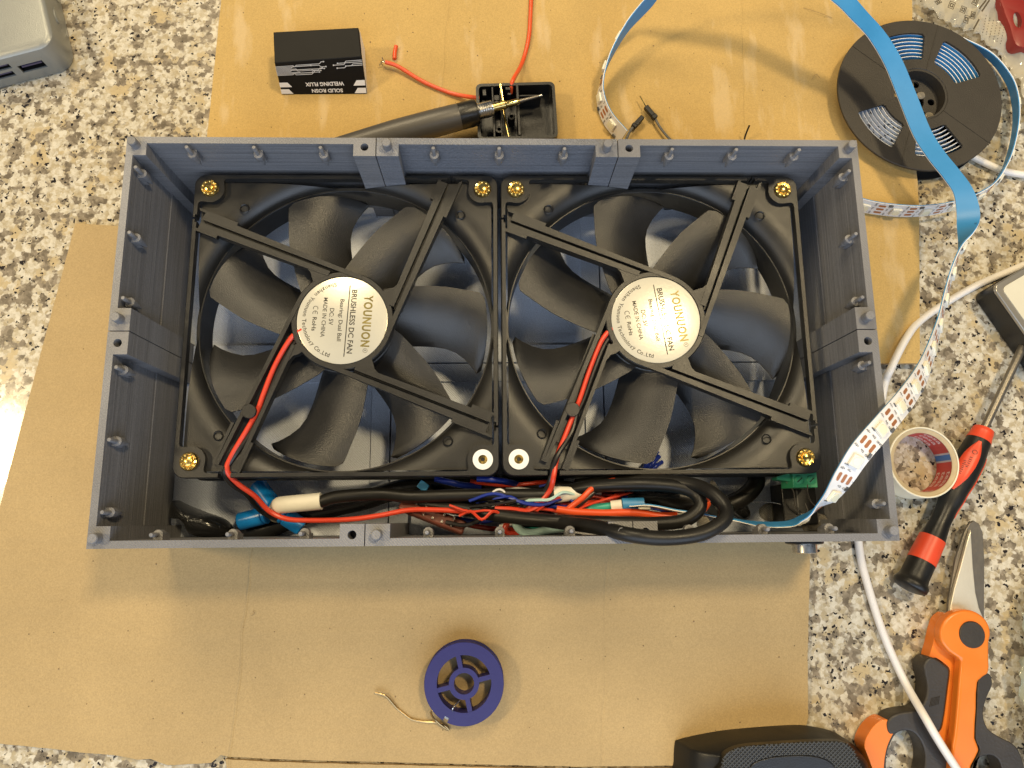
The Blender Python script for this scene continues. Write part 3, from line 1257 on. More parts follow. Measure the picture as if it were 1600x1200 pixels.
fanL = make_fan(-70.8, 0, 0, R(-93), [(-1, 1), (1, 1), (-1, -1)], 'black case fan with its wires leading down to blue capacitors')
fanR = make_fan(70.8, 0, -3, R(-81.5), [(-1, 1), (1, 1), (1, -1)], 'black case fan beside the side wall the LED strip climbs over')


def W(pts):
    return [P(*p) for p in pts]


# fan leads (parts of the fans)
MB().tube(W([(472, 515, 50), (455, 528, 49.8), (430, 570, 49.2), (412, 615, 48.8), (403, 640, 48.3), (388, 668, 48.6), (362, 712, 49), (355, 735, 49), (372, 756, 46), (398, 775, 42),
             (420, 798, 38), (445, 810, 36), (475, 813, 36), (540, 812, 37), (590, 806, 39), (640, 797, 42), (690, 797, 44), (740, 800, 44), (790, 803, 40)]), 1.15).build('red_wire', M['red'], fanL)
MB().tube(W([(475, 522, 49), (460, 538, 48.6), (440, 572, 48.2), (421, 615, 48), (411, 642, 47.5), (390, 680, 48), (364, 716, 48.6), (351, 738, 48.6), (362, 756, 44), (385, 772, 38),
             (405, 796, 30), (425, 808, 26), (450, 815, 24)]), 1.2).build('black_wire', M['blackwire'], fanL)
MB().tube(W([(956, 513, 50), (940, 532, 49.8), (922, 575, 49.2), (907, 620, 48.8), (897, 645, 48.3), (884, 678, 48.6), (871, 712, 49), (865, 745, 50.5), (860, 765, 48), (846, 782, 46), (826, 795, 45), (812, 806, 40)]), 1.15).build('red_wire', M['red'], fanR)
MB().tube(W([(958, 520, 49), (944, 540, 48.6), (928, 580, 48.2), (913, 622, 47.6), (901, 648, 47.4), (893, 676, 48), (870, 714, 50.4), (861, 745, 49), (853, 765, 46), (840, 780, 44), (820, 793, 43), (800, 806, 38)]), 1.15).build('black_wire', M['blackwire'], fanR)


# ================================================================== CABLE BAY
def wire(name, pts, r, m, label, cat='wire', group=None, flat=1.0):
    o = MB().tube(W(pts), r, 12, flat=flat).build(name, M[m])
    return tag(o, label, cat, group)


wire('power_cable', [(500, 784, 40), (530, 776, 41), (592, 772, 42), (640, 776, 42), (690, 775, 43), (770, 773, 43), (830, 774, 44), (868, 773, 45)], 2.8, 'rubber',
     'black cable running between two white heat-shrink sleeves', 'cable')
wire('power_cable', [(372, 838, 13), (420, 825, 14), (480, 803, 16), (560, 784, 19), (620, 766, 22), (690, 756, 25), (780, 757, 27), (880, 762, 28)], 4.6, 'tapeblk',
     'flat black taped cable lying on the case floor beside the capacitors', 'cable', flat=.75)
wire('power_cable', [(648, 784, 36), (730, 797, 42), (800, 808, 48), (870, 814, 55), (955, 817, 60), (1030, 818, 62), (1072, 812, 63), (1094, 792, 63), (1086, 771, 61), (1055, 760, 59), (1000, 757, 57), (930, 760, 50), (880, 768, 42)], 2.85, 'rubber',
     'black cable bent into the inner loop at the end of the cable bundle', 'cable')
wire('power_cable', [(640, 779, 31), (720, 789, 35), (790, 800, 41), (860, 814, 52), (930, 823, 68), (985, 836, 78), (1040, 841, 79), (1095, 834, 78), (1129, 815, 76), (1134, 795, 73), (1115, 772, 69), (1085, 758, 62), (1040, 752, 55), (980, 752, 47), (900, 757, 38)], 2.95, 'rubber',
     'black cable whose outer loop hangs over the front rim', 'cable')
wire('power_cable', [(1182, 742, 18), (1180, 757, 18), (1165, 774, 19), (1140, 788, 20), (1112, 798, 22)], 4.2, 'rubber', 'thick black cable curving out from under the fan beside the clear glue', 'cable')
wire('power_cable', [(1000, 776, 40), (1035, 784, 42), (1066, 792, 44), (1085, 790, 44)], 2.6, 'rubber', 'short black cable inside the double loop', 'cable')
wire('power_cable', [(840, 752, 24), (920, 768, 34), (990, 774, 40), (1060, 776, 42), (1100, 785, 42)], 3.0, 'rubber', 'black cable through the middle of the looped bundle', 'cable')
wire('power_cable', [(760, 804, 30), (830, 815, 38), (900, 808, 44), (960, 808, 46)], 2.4, 'rubber', 'thin black cable below the orange-red wire in the bundle', 'cable')
sl = MB().tube(W([(424, 796, 34), (435, 790, 36), (460, 787, 39), (502, 783, 40.5)]), lambda t: 1.6 + 2.2 * min(1, t * 3), 14, flat=.7).build('heat_shrink', M['shrink'])
tag(sl, 'wrinkled white heat-shrink sleeve resting on the blue capacitors', 'sleeve')
sl = MB().tube(W([(866, 773, 45.5), (885, 772, 46), (905, 770, 46), (938, 765, 45)]), lambda t: 3.7 - 1.3 * t, 14, flat=.7).build('heat_shrink', M['shrink'])
tag(sl, 'white heat-shrink sleeve between the second fan wire and crossing red wire', 'sleeve')

wire('signal_wire', [(870, 796, 50), (900, 800, 51), (945, 802, 52), (992, 801, 53), (1030, 806, 54), (1072, 805, 54), (1096, 797, 50), (1105, 787, 44)], 1.7, 'red2', 'thick orange-red wire crossing under the white LED strip end')
wire('signal_wire', [(975, 747, 44), (950, 753, 48), (927, 762, 51), (910, 778, 52), (888, 795, 50)], 1.3, 'red2', 'orange-red wire arching over the right white sleeve')
wire('signal_wire', [(985, 749, 42), (955, 757, 47), (931, 767, 50), (908, 786, 51), (886, 798, 49)], 1.1, 'blackwire', 'thin black wire beside the arching orange-red wire')
wire('signal_wire', [(1005, 748, 46), (1035, 750, 52), (1064, 756, 57), (1092, 766, 60), (1107, 779, 58)], 2.0, 'red2', 'orange-red wire inside the outer black loop')
wire('signal_wire', [(846, 780, 38), (899, 787, 42), (945, 784, 44), (962, 777, 45), (972, 768, 42)], 1.5, 'red', 'red wire below the white sleeve ending by the black loop')
wire('signal_wire', [(850, 786, 36), (890, 793, 39), (930, 791, 40), (960, 789, 40)], 1.2, 'red', 'red wire half hidden under the sleeve wires')
wire('signal_wire', [(700, 812, 26), (742, 822, 24), (776, 827, 22), (810, 828, 20)], 1.2, 'red', 'dark red wire beside the brown connector bar')
wire('signal_wire', [(800, 812, 36), (790, 824, 36), (797, 833, 35), (818, 833, 35), (846, 828, 34)], 1.5, 'red', 'red wire looping beside the pale aqua wire')
wire('signal_wire', [(710, 810, 28), (742, 815, 27), (772, 811, 26), (800, 800, 24)], 1.2, 'bluewire', 'blue wire passing behind the brown connector bar')
wire('signal_wire', [(680, 748, 34), (700, 753, 35), (724, 758, 34), (750, 760, 30)], 1.5, 'bluewire', 'dark blue wire emerging below the left fan corner')
wire('signal_wire', [(745, 748, 38), (765, 749, 38), (792, 753, 36), (815, 758, 30)], 1.4, 'bluewire', 'dark blue wire under the gap between the two fans')
wire('signal_wire', [(838, 780, 40), (860, 790, 42), (886, 793, 42), (900, 788, 38)], 1.2, 'bluewire', 'blue wire tangled with red wires below the sleeve')
wire('signal_wire', [(768, 778, 30), (780, 788, 34), (790, 796, 34), (805, 800, 30)], 1.3, 'bluewire', 'blue wire beside the silver plug')
wire('signal_wire', [(806, 812, 40), (808, 822, 40), (818, 831, 40), (834, 833, 40), (852, 829, 40), (890, 823, 38)], 1.9, 'aqua', 'pale aqua wire loop behind the front rim pin')
wire('signal_wire', [(812, 814, 36), (818, 822, 36), (832, 826, 36), (850, 824, 35)], 1.2, 'teal', 'thin teal wire inside the pale aqua loop')
wire('signal_wire', [(915, 797, 46), (930, 794, 48), (958, 791, 49)], 1.9, 'teal', 'green heat-shrink wire beside the white LED strip end', 'wire')
wire('signal_wire', [(735, 752, 32), (765, 756, 33), (800, 758, 33), (860, 752, 30)], 1.0, 'red', 'thin red wire along the underside of both fans')
for pts, lb_ in (([(1002, 738, 13), (1012, 724, 18), (1027, 706, 15)], 'blue jumper wire seen through the right fan, inner of the three'),
                 ([(1006, 740, 13), (1018, 726, 19), (1030, 713, 16)], 'blue jumper wire seen through the right fan, middle of the three'),
                 ([(1012, 742, 13), (1023, 730, 18), (1034, 722, 14)], 'blue jumper wire seen through the right fan, outer of the three')):
    wire('jumper_wire', pts, 1.1, 'bluewire', lb_, 'wire')
# flat white bits
MB_ = MB().box(-9, 9, -1.8, 1.8, 0, 1.0, 0, Matrix.Translation(P(925, 829, 46)) @ Matrix.Rotation(R(-8), 4, 'Z') @ Matrix.Rotation(R(30), 4, 'X'))
tag(MB_.build('led_strip_offcut', M['pcbwhite']), 'short white strip offcut tucked behind the front rim', 'strip')
MB_ = MB().box(-4.5, 4.5, -2.4, 2.4, 0, 2.0, 0, Matrix.Translation(P(806, 787, 37)) @ Matrix.Rotation(R(22), 4, 'Z'))
pl = MB_.build('metal_plug', M['steel'], bevel=.3)
tag(pl, 'small silver plug shell between the black cables', 'plug')
for k in range(3):
    MB().box(-4, 4, -.25, .25, 0, .3, 0, Matrix.Translation(P(806, 787, 39.1)) @ Matrix.Rotation(R(22), 4, 'Z') @ Matrix.Translation((0, -1.4 + 1.3 * k, 0))).build('contact', M['brass'], pl)
b = MB().box(-2.4, 2.4, -1.9, 1.9, 0, 3, 0, Matrix.Translation(P(662, 760, 33)) @ Matrix.Rotation(R(-35), 4, 'Z')).build('blue_ferrule', M['bluetape'], bevel=.4)
tag(b, 'bright blue wrapped splice above the black cables', 'splice')
b = MB().tube(W([(955, 791, 50), (972, 789, 51)]), 2.4, 12, smooth=0).build('tape_wrap', M['shrink'])
tag(b, 'cream tape wrap next to the green heat-shrink wire', 'tape')
b = MB().tube(W([(972, 788, 51), (1006, 787, 51)]), 2.6, 12, smooth=0, flat=.6).build('tape_wrap', M['bluetape'])
tag(b, 'blue tape wrap at the end of the white LED strip', 'tape')

# fine wires knotted together under the black loops (nobody could count them)
tg = MB()
rnd = random.Random(31)
for k in range(44):
    u0 = rnd.uniform(690, 900)
    u1_ = u0 + rnd.uniform(70, 210)
    v0, v1_ = rnd.uniform(756, 818), rnd.uniform(762, 822)
    z0_, z1_ = rnd.uniform(24, 47), rnd.uniform(26, 50)
    pts = []
    for j in range(6):
        t = j / 5
        pts.append((min(1090, u0 + (u1_ - u0) * t), v0 + (v1_ - v0) * t + rnd.uniform(-9, 9), z0_ + (z1_ - z0_) * t + 6 * math.sin(math.pi * t)))
    tg.tube(W(pts), rnd.choice((.55, .7, .9)), 6, rnd.choice((0, 0, 1, 1, 1, 2, 2, 3, 3, 4)), smooth=4)
tg_o = tg.build('wire_tangle', [M['blackwire'], M['red'], M['bluewire'], M['whitepl'], M['aqua']])
tg_o['kind'] = 'stuff'
tag(tg_o, 'tangle of thin coloured wires under the black cable loops', 'wires')

# capacitors
def capacitor(a, b_, za, zb, label):
    p0, p1 = P(a[0], a[1], za), P(b_[0], b_[1], zb)
    d = p1 - p0
    ln = d.length
    root = empty('capacitor', ((p0 + p1) / 2))
    tag(root, label, 'capacitor')
    Mx = Matrix.Translation(p0) @ d.to_track_quat('Z', 'Y').to_matrix().to_4x4()
    r = 4.1
    MB().lathe([(r - .5, 0), (r, .5), (r, ln - 2.4), (r - .45, ln - 2.0), (r - .45, ln - 1.6), (r, ln - 1.2), (r, ln - .5), (r - .5, ln)], Mx, 28).build('sleeve', M['cap'], root)
    MB().lathe([(r - .7, -.05), (r - .7, .02)], Mx, 24).build('end_disc', M['steel'], root)
    for s_ in (-1, 1):
        MB().tube([Mx @ V((s_ * 1.3, 0, ln)), Mx @ V((s_ * 1.4, .2, ln + 2)), Mx @ V((s_ * 1.2, .4, ln + 4))], .3, 6).build('lead', M['steel'], root)


capacitor((402, 757), (432, 797), 20, 24, 'blue capacitor pointing up towards the fan')
capacitor((374, 815), (418, 804), 20, 22, 'blue capacitor lying nearest the black tape wad')
capacitor((472, 824), (440, 803), 22, 25, 'blue capacitor half hidden below the white sleeve')
gl = MB().pillow(closed_spline(q([(418, 803), (430, 798), (442, 803), (444, 812), (430, 817), (419, 812)], 22)), 20, 4).build('hot_glue', M['glue'])
tag(gl, 'clear glue blob joining the three blue capacitors', 'glue')

# crumpled black tape wad
rnd = random.Random(5)
zz = 12
outl = closed_spline(q([(259, 783), (268, 778), (285, 786), (315, 798), (350, 811), (364, 827), (356, 839), (320, 842), (295, 838), (287, 822), (272, 808), (258, 808)], 20), 4)
tw = MB().pillow(outl, 10, 17, 9, noise=.35, seed=8)
twb = tw.build('tape_wad', M['tapeblk'], angle=80, subsurf=1)
tag(twb, 'crumpled glossy black tape wad in the case corner', 'tape')

# brown connector bar with white-tipped pins
ca, cb = P(626, 786, 38), P(726, 826, 38)
d = (cb - ca)
Mb = Matrix.Translation((ca + cb) / 2) @ Matrix.Rotation(math.atan2(d.y, d.x), 4, 'Z') @ Matrix.Rotation(R(-22), 4, 'X')
hl = d.length / 2
bar = empty('connector_bar', (ca + cb) / 2)
tag(bar, 'dark brown connector bar with bright pins below the black cables', 'connector')
MB().box(-hl, hl, -3.2, 3.2, -2.5, 1.5, 0, Mb).build('body', M['brown'], bar, bevel=1.0)
for k in range(5):
    for s_ in (-1, 1):
        x = -hl + 7 + k * (2 * hl - 13) / 4
        pm = MB().lathe([(.4, 1.5), (.4, 3.4)], Mb @ Matrix.Translation((x, s_ * 1.7, 0)), 8)
        pm.lathe([(.75, 1.55), (.65, 2.3)], Mb @ Matrix.Translation((x, s_ * 1.7, 0)), 8)
        pm.build('pin', M['solder'], bar)

# terminal block + voltage converter in the right corner
cm = empty('converter_module', P(1246, 782, ZFLOOR))
tag(cm, 'black converter module standing in the right front corner', 'module')
c0 = P(1246, 783, 22)
MB().box(c0.x - 8, c0.x + 8.4, c0.y - 11, c0.y + 8, ZFLOOR + .05, 24).build('housing', M['black'], cm, bevel=.6)
MB().box(c0.x - 1.2, c0.x - .6, c0.y - 9, c0.y + 6, 24.02, 24.4).build('groove_ridge', M['grey'], cm)
tb = empty('terminal_block', P(1256, 750, 30))
tag(tb, 'green two-screw terminal block below the fan corner', 'terminal')
c1 = P(1258, 750, 40)
MB().box(c1.x - 5.6, c1.x + 5.6, c1.y - 3.4, c1.y + 3.4, 26, 40).build('housing', M['green'], tb, bevel=.3)
MB().prism([(c1.x - 5.7, c1.y - .5), (c1.x - 5.7, c1.y + 3.2), (c1.x - 12, c1.y + 1.6), (c1.x - 12, c1.y + .4)], 32, 38).build('wedge', M['green'], tb)
for s_ in (-1, 1):
    sc_ = MB().lathe([(2.0, 40.02), (2.0, 40.5), (1.7, 40.7)], Matrix.Translation((c1.x + s_ * 2.8, c1.y, 0)), 16).build('screw', M['green'], tb)
    MB().box(-1.5, 1.5, -.2, .2, 40.72, 40.85, 0, Matrix.Translation((c1.x + s_ * 2.8, c1.y, 0)) @ Matrix.Rotation(R(40), 4, 'Z')).build('slot', M['blackprint'], sc_)
for pts, l_ in (([(1262, 757, 42), (1262, 770, 40), (1268, 785, 36), (1280, 795, 34)], 'fine bare wire hanging from the green terminal block'),
                ([(1226, 750, 34), (1240, 768, 32), (1242, 790, 28), (1252, 803, 26), (1262, 800, 28), (1258, 786, 30)], 'fine looped bare wire over the black module'),
                ([(1158, 786, 16), (1190, 784, 20), (1222, 789, 22), (1234, 806, 18)], 'fine clear strand arcing over the case floor')):
    tag(MB().tube(W(pts), .28, 6).build('bare_wire', M['solder']), l_, 'wire')
tag(MB().pillow(closed_spline(q([(1188, 795), (1205, 785), (1222, 792), (1226, 806), (1210, 815), (1192, 810)], 11)), 9.6, 2.6).build('hot_glue', M['glue']), 'round clear glue puddle on the case floor', 'glue')
tag(MB().pillow(closed_spline(q([(1268, 812), (1285, 800), (1300, 806), (1304, 822), (1290, 834), (1270, 830)], 24)), 14, 10).build('hot_glue', M['glue']), 'clear glue lump in the right front case corner', 'glue')
tag(MB().pillow(closed_spline(q([(1092, 812), (1104, 806), (1112, 815), (1106, 826), (1094, 826)], 30)), 27, 3).build('hot_glue', M['glue']), 'clear glue lump framed by the outer black loop', 'glue')
b = MB().tube(W([(1112, 752, 30), (1120, 764, 32), (1122, 776, 30), (1130, 776, 28)]), 1.1, 8).build('zip_tie', M['glue'])
tag(b, 'clear plastic tie near the thick curved cable', 'tie')
b = MB().pillow(closed_spline(q([(1128, 776), (1145, 775), (1166, 782), (1178, 806), (1165, 812), (1145, 800), (1132, 790)], 16)), 11, 7, noise=.5, seed=3).build('tape_wad', M['tapeblk'], angle=80)
tag(b, 'black tape folded over the thick cable end', 'tape')
for u0, v0, u1, v1, m_ in ((752, 772, 800, 792, 'whitepl'), (700, 752, 716, 760, 'whitepl'), (846, 764, 874, 770, 'pcbwhite')):
    pass


# ================================================================== LED STRIP
def ribbon(keys, k=10):
    """keys (u,v,z,roll): samples of position, tangent, led normal, width axis"""
    pts = [P(a, b_, c) for a, b_, c, _ in keys]
    rol = [V((r_, 0, 0)) for *_, r_ in keys]
    ps = spline(pts, k)
    rs = [x.x for x in spline(rol, k)]
    out = []
    s_ = 0
    for i, p in enumerate(ps):
        t = (ps[min(i + 1, len(ps) - 1)] - ps[max(i - 1, 0)]).normalized()
        right = t.cross(V((0, 0, 1)))
        right.normalize()
        up_ = right.cross(t)
        a = R(rs[i])
        n = up_ * math.cos(a) + right * math.sin(a)
        wv = t.cross(n)
        if i:
            s_ += (p - ps[i - 1]).length
        out.append((p, t, n, wv, s_, rs[i]))
    return out


def band(sm, half, o0, o1):
    """closed strip between normal offsets o0<o1"""
    m = MB()
    vs, fs = [], []
    for p, t, n, wv, *_ in sm:
        vs += [p + wv * half + n * o0, p - wv * half + n * o0, p - wv * half + n * o1, p + wv * half + n * o1]
    N = len(sm)
    for i in range(N - 1):
        for j in range(4):
            j2 = (j + 1) % 4
            fs.append((i * 4 + j, i * 4 + j2, (i + 1) * 4 + j2, (i + 1) * 4 + j))
    fs.append((3, 2, 1, 0))
    fs.append(((N - 1) * 4, (N - 1) * 4 + 1, (N - 1) * 4 + 2, (N - 1) * 4 + 3))
    m.add(vs, [f[::-1] for f in fs])
    return m


def at(sm, s_):
    for a, b_ in zip(sm, sm[1:]):
        if a[4] <= s_ <= b_[4]:
            t = (s_ - a[4]) / max(1e-6, b_[4] - a[4])
            return [a[i].lerp(b_[i], t) for i in range(4)] + [s_, a[5] + (b_[5] - a[5]) * t]
    return sm[-1]


def frame_m(f):
    p, t, n, wv = f[:4]
    t = t.normalized()
    n = (n - t * n.dot(t)).normalized()
    w_ = n.cross(t)
    Mx = Matrix.Identity(4)
    for i, ax in enumerate((t, w_, n)):
        for j in range(3):
            Mx[j][i] = ax[j]
    return Matrix.Translation(p) @ Mx


marks_cache = {}


def led_strip(keys, label, s_from, s_to, phase=0.0, hide=lambda r_: abs(r_) > 135):
    sm = ribbon(keys)
    root = empty('led_strip', sm[0][0])
    tag(root, label, 'light strip')
    half = 4.9
    bo = band(sm, half, 0, .35).build('board', M['pcbwhite'], root, angle=30)
    band(sm, half + .02, -.45, -.01).build('backing_tape', M['bluetape'], root, angle=30)
    L_ = sm[-1][4]
    s_ = s_from + phase
    while s_ < min(s_to, L_ - 3):
        f = at(sm, s_)
        if not hide(f[5]):
            Mx = frame_m(f)
            ch = MB().box(-2.5, 2.5, -2.5, 2.5, .36, 1.7, 0, Mx).build('led_chip', M['chip'], bo, bevel=.25)
            MB().lathe([(1.95, 1.72), (1.9, 1.85), (1.2, 1.9)], Mx, 18).build('lens', M['lens'], ch)
            MB().box(-3.0, -2.7, 1.6, 3.4, .38, .8, 0, Mx).box(3.4, 5.4, -4.6, -3.4, .38, 1.0, 0, Mx).build('resistor', M['grey'], bo)
        f = at(sm, s_ + 8.3)
        if s_ + 10 < L_ and not hide(f[5]):
            Mx = frame_m(f)
            for y in (-2.7, 0, 2.7):
                MB().prism([(1.9 * math.cos(R(a)) * (1 if 1 else 1), y + .85 * math.sin(R(a))) if 0 else ((1.2 if math.cos(R(a)) > 0 else -1.2) + .8 * math.cos(R(a)), y + .8 * math.sin(R(a))) for a in range(0, 360, 30)], .36, .45, 0, Mx).build('copper_pad', M['copper'], bo)
            tx = MB()
            for (st, xx, yy, rt) in (('+5V', 3.9, 3.4, 90), ('Din', 3.9, 0, 90), ('GND', 3.6, -3.6, 90), ('+5V', -3.6, 3.4, 90), ('Do', -3.7, 0, 90), ('GND', -3.9, -3.4, 90)):
                if st not in marks_cache:
                    marks_cache[st] = text_geo(st, None, .95, .01)
                g = marks_cache[st]
                Mt = Mx @ Matrix.Translation((xx, yy, .40)) @ Matrix.Rotation(R(rt), 4, 'Z')
                tx.add([Mt @ V((p[0], p[1], 0)) for p in g[0]], g[1])
            tx.box(-.07, .07, -5.4, -4.2, .38, .42, 0, Mx)
            tx.build('printed_marks', M['blackprint'], bo, angle=0)
        s_ += 16.7
    return sm


sA = led_strip([(985, 791, 53, 88), (1012, 790, 55, 89), (1055, 798, 56, 90), (1085, 802, 56, 90), (1111, 807, 56, 92), (1145, 812, 56, 95), (1186, 819, 57, 100), (1230, 819, 60, 98), (1256, 809, 64, 86),
                (1278, 794, 69, 70), (1298, 777, 74, 40), (1320, 744, 79, 20), (1345, 706, 83, 14), (1380, 665, 82, 14), (1416, 622, 74, 18), (1440, 585, 64, 26), (1455, 548, 54, 38), (1468, 505, 46, 49), (1477, 465, 41, 53),
                (1488, 425, 38, 56), (1500, 392, 36, 66), (1510, 366, 36, 100), (1513, 335, 36, 150), (1505, 300, 35, 176), (1486, 272, 34, 182), (1462, 242, 33, 182), (1440, 207, 32, 180), (1417, 150, 33, 179), (1395, 97, 36, 180), (1370, 56, 40, 181),
                (1340, 22, 46, 180), (1310, -8, 50, 178), (1240, -60, 56, 170), (1130, -75, 56, 140), (1055, -45, 44, 108), (1012, 5, 30, 98), (980, 42, 22, 94), (955, 85, 16, 92), (941, 125, 12, 86), (939, 155, 9, 78), (950, 185, 8.5, 72), (974, 214, 8.5, 70)],
               'addressable LED strip climbing out of the case with bright blue backing across the reel', 0, 99999, 6)
sB = led_strip([(1500, 62, 5.8, -62), (1545, 86, 5.8, -62), (1574, 120, 6, -66), (1586, 152, 6.5, -70), (1588, 190, 7, -72), (1580, 234, 7.5, -74), (1566, 268, 8, -76), (1545, 296, 8.5, -78), (1510, 315, 9.5, -80), (1470, 326, 10.5, -80), (1430, 330, 11.5, -80), (1390, 328, 12, -80), (1352, 322, 12, -80), (1320, 312, 12, -80)],
               'LED strip end curving off the reel to the side of the case', 52, 9999, 0, hide=lambda r_: False)

# ================================================================== REEL
rc = P(1437, 147, 11.6)
reel = empty('strip_reel', (rc.x, rc.y, 0))
tag(reel, 'black plastic reel wound with blue-backed LED strip', 'reel')
RO = (P(1576, 165, 11.6) - rc).length
RO = 45.6
T0 = Matrix.Translation((rc.x, rc.y, 0))


def sector(r0, r1, a0, a1, z0, z1, n=10, rc_=1.2):
    """annular sector prism with softened corners"""
    pts = []
    da0 = math.degrees(rc_ / r0)
    da1 = math.degrees(rc_ / r1)
    for r_, aa in ((r0, [a0 + da0 + (a1 - a0 - 2 * da0) * k / n for k in range(n + 1)]), ):
        pts += [(r_ * math.cos(R(a)), r_ * math.sin(R(a))) for a in aa]
    pts.append(((r0 + rc_) * math.cos(R(a1)), (r0 + rc_) * math.sin(R(a1))))
    pts.append(((r1 - rc_) * math.cos(R(a1)), (r1 - rc_) * math.sin(R(a1))))
    aa = [a1 - da1 - (a1 - a0 - 2 * da1) * k / n for k in range(n + 1)]
    pts += [(r1 * math.cos(R(a)), r1 * math.sin(R(a))) for a in aa]
    pts.append(((r1 - rc_) * math.cos(R(a0)), (r1 - rc_) * math.sin(R(a0))))
    pts.append(((r0 + rc_) * math.cos(R(a0)), (r0 + rc_) * math.sin(R(a0))))
    return MB().prism(pts, z0, z1, 0, T0)


WIN = [(17, 62), (79, 123), (197, 240), (259, 303)]
tf = MB().ring([(15.5, 10.6), (RO, 10.6), (RO, 11.7), (RO - .25, 11.9), (15.7, 11.9), (15.5, 11.7)], T0, 128).build('top_flange', M['reel'], reel)
cut(tf, [sector(21.2, 37.6, a, b_, 5, 20) for a, b_ in WIN])
bf = MB().ring([(6.0, .25), (RO, .25), (RO, 1.5), (6.0, 1.5)], T0, 128).build('bottom_flange', M['black'], reel)
MB().ring([(14.2, 1.52), (15.4, 1.52), (15.4, 11.6), (14.2, 11.6)], T0, 96).build('core', M['reel'], reel)
hd = MB().ring([(6.2, 4.2), (14.1, 4.2), (14.1, 5.2), (6.2, 5.2)], T0, 64).build('hub_disc', M['reel'], reel)
cut(hd, [MB().lathe([(2.0, 0), (2.0, 10)], T0 @ Matrix.Translation((10.2 * math.cos(R(a)), 10.2 * math.sin(R(a)), 0)), 16) for a in (75, -5, 155, 235, 300)])
for a in (140, 320, 70, 250):
    MB().box(15.8, RO - .6, -.25, .25, 11.91, 12.15, 0, T0 @ Matrix.Rotation(R(a), 4, 'Z')).build('rib', M['reel'], tf)


def coil_mat():
    m, nt, b_ = mat('coil_board')
    L = nt.links.new
    geo = node(nt, 'ShaderNodeNewGeometry')
    n = node(nt, 'ShaderNodeTexNoise', i_Scale=420, i_Detail=3)
    L(geo.outputs['Position'], n.inputs['Vector'])
    r = node(nt, 'ShaderNodeValToRGB')
    r.color_ramp.interpolation = 'CONSTANT'
    r.color_ramp.elements[0].color = (.70, .70, .72, 1)
    r.color_ramp.elements[1].position = .60
    r.color_ramp.elements[1].color = (.05, .045, .045, 1)
    L(n.outputs['Fac'], r.inputs['Fac'])
    L(r.outputs[0], b_.inputs['Base Color'])
    b_.inputs['Roughness'].default_value = .4
    return m


M['coil'] = coil_mat()
rr_ = 17.2
while rr_ < 39.5:
    wind = MB()
    n = 96
    vs, fs = [], []
    for r_, z in ((rr_, 1.8), (rr_, 10.0), (rr_ + .2, 10.1), (rr_ + .42, 10.0), (rr_ + .42, 1.8)):
        for k in range(n):
            a = 2 * math.pi * k / n
            vs.append(T0 @ V((r_ * math.cos(a), r_ * math.sin(a), z)))
    o_ = len(wind.v)
    for j in range(4):
        for k in range(n):
            k2 = (k + 1) % n
            wind.f.append([j * n + k, (j + 1) * n + k, (j + 1) * n + k2, j * n + k2][::-1])
            wind.m.append((0, 1, 1, 2)[j])
    wind.v += vs
    wind.build('winding', [M['bluetape'], M['pcbwhite'], M['coil']], reel, angle=20)
    rr_ += 2.3
for u, v, lb_ in ((1392, 158, 0), (1453, 180, 1), (1440, 148, 2)):
    p = P(u, v, 6)
    MB().pillow(closed_spline([(p.x - 2.6, p.y - 1), (p.x, p.y - 2.2), (p.x + 2.4, p.y - .6), (p.x + 1.6, p.y + 2), (p.x - 1.4, p.y + 1.8)]), 5.2, .9).build('glue_drop', M['glue'], reel)
p = P(1369, 265, 1.6)
MB().pillow(closed_spline([(p.x - 3.2, p.y + 1.6), (p.x, p.y + .6), (p.x + 3.0, p.y + 1.4), (p.x + 2.2, p.y - 1.4), (p.x + .4, p.y - 2.2), (p.x - 1.8, p.y - 1)]), 1.52, .6).build('glue_drop', M['whitepl'], reel)

# ================================================================== POWER BANK
def rot_box_frame(p0, p1):
    d = p1 - p0
    return math.atan2(d.y, d.x)


pb0, pb1 = P(0, 138, 0), P(100, 112, 0)
a = rot_box_frame(pb0, pb1)
cr = P(121, 108, 0)                         # lower right corner, squared off
pbk = empty('charging_hub', (cr.x - 30, cr.y + 20, 0))
tag(pbk, 'silver charging hub with USB ports on bare granite', 'charger')
Mp = Matrix.Translation((cr.x, cr.y, 0)) @ Matrix.Rotation(a, 4, 'Z')


def rrect(x0, x1, y0, y1, r_, n=8):
    pts = []
    for cx_, cy_, a0 in ((x1 - r_, y0 + r_, -90), (x1 - r_, y1 - r_, 0), (x0 + r_, y1 - r_, 90), (x0 + r_, y0 + r_, 180)):
        pts += [(cx_ + r_ * math.cos(R(a0 + 90 * k / n)), cy_ + r_ * math.sin(R(a0 + 90 * k / n))) for k in range(n + 1)]
    return pts


HP = 21.0
body = MB()
lay = [(0.3, 0.6), (0, 1.4), (0, HP - 3.2), (.5, HP - 1.4), (1.6, HP - .4), (3.2, HP)]
vs = []
for ins, z in lay:
    vs += [V((x, y, z)) for x, y in rrect(-95 + ins, -ins, ins, 95 - ins, max(3, 9 - ins))]
n = len(rrect(0, 1, 0, 1, .1))
fs = []
for j in range(len(lay) - 1):
    for k in range(n):
        k2 = (k + 1) % n
        fs.append((j * n + k, j * n + k2, (j + 1) * n + k2, (j + 1) * n + k))
fs += [list(range(n))[::-1], list(range((len(lay) - 1) * n, len(lay) * n))]
body.add([Mp @ p for p in vs], fs)
sh = body.build('shell', M['silver'], pbk, angle=40)


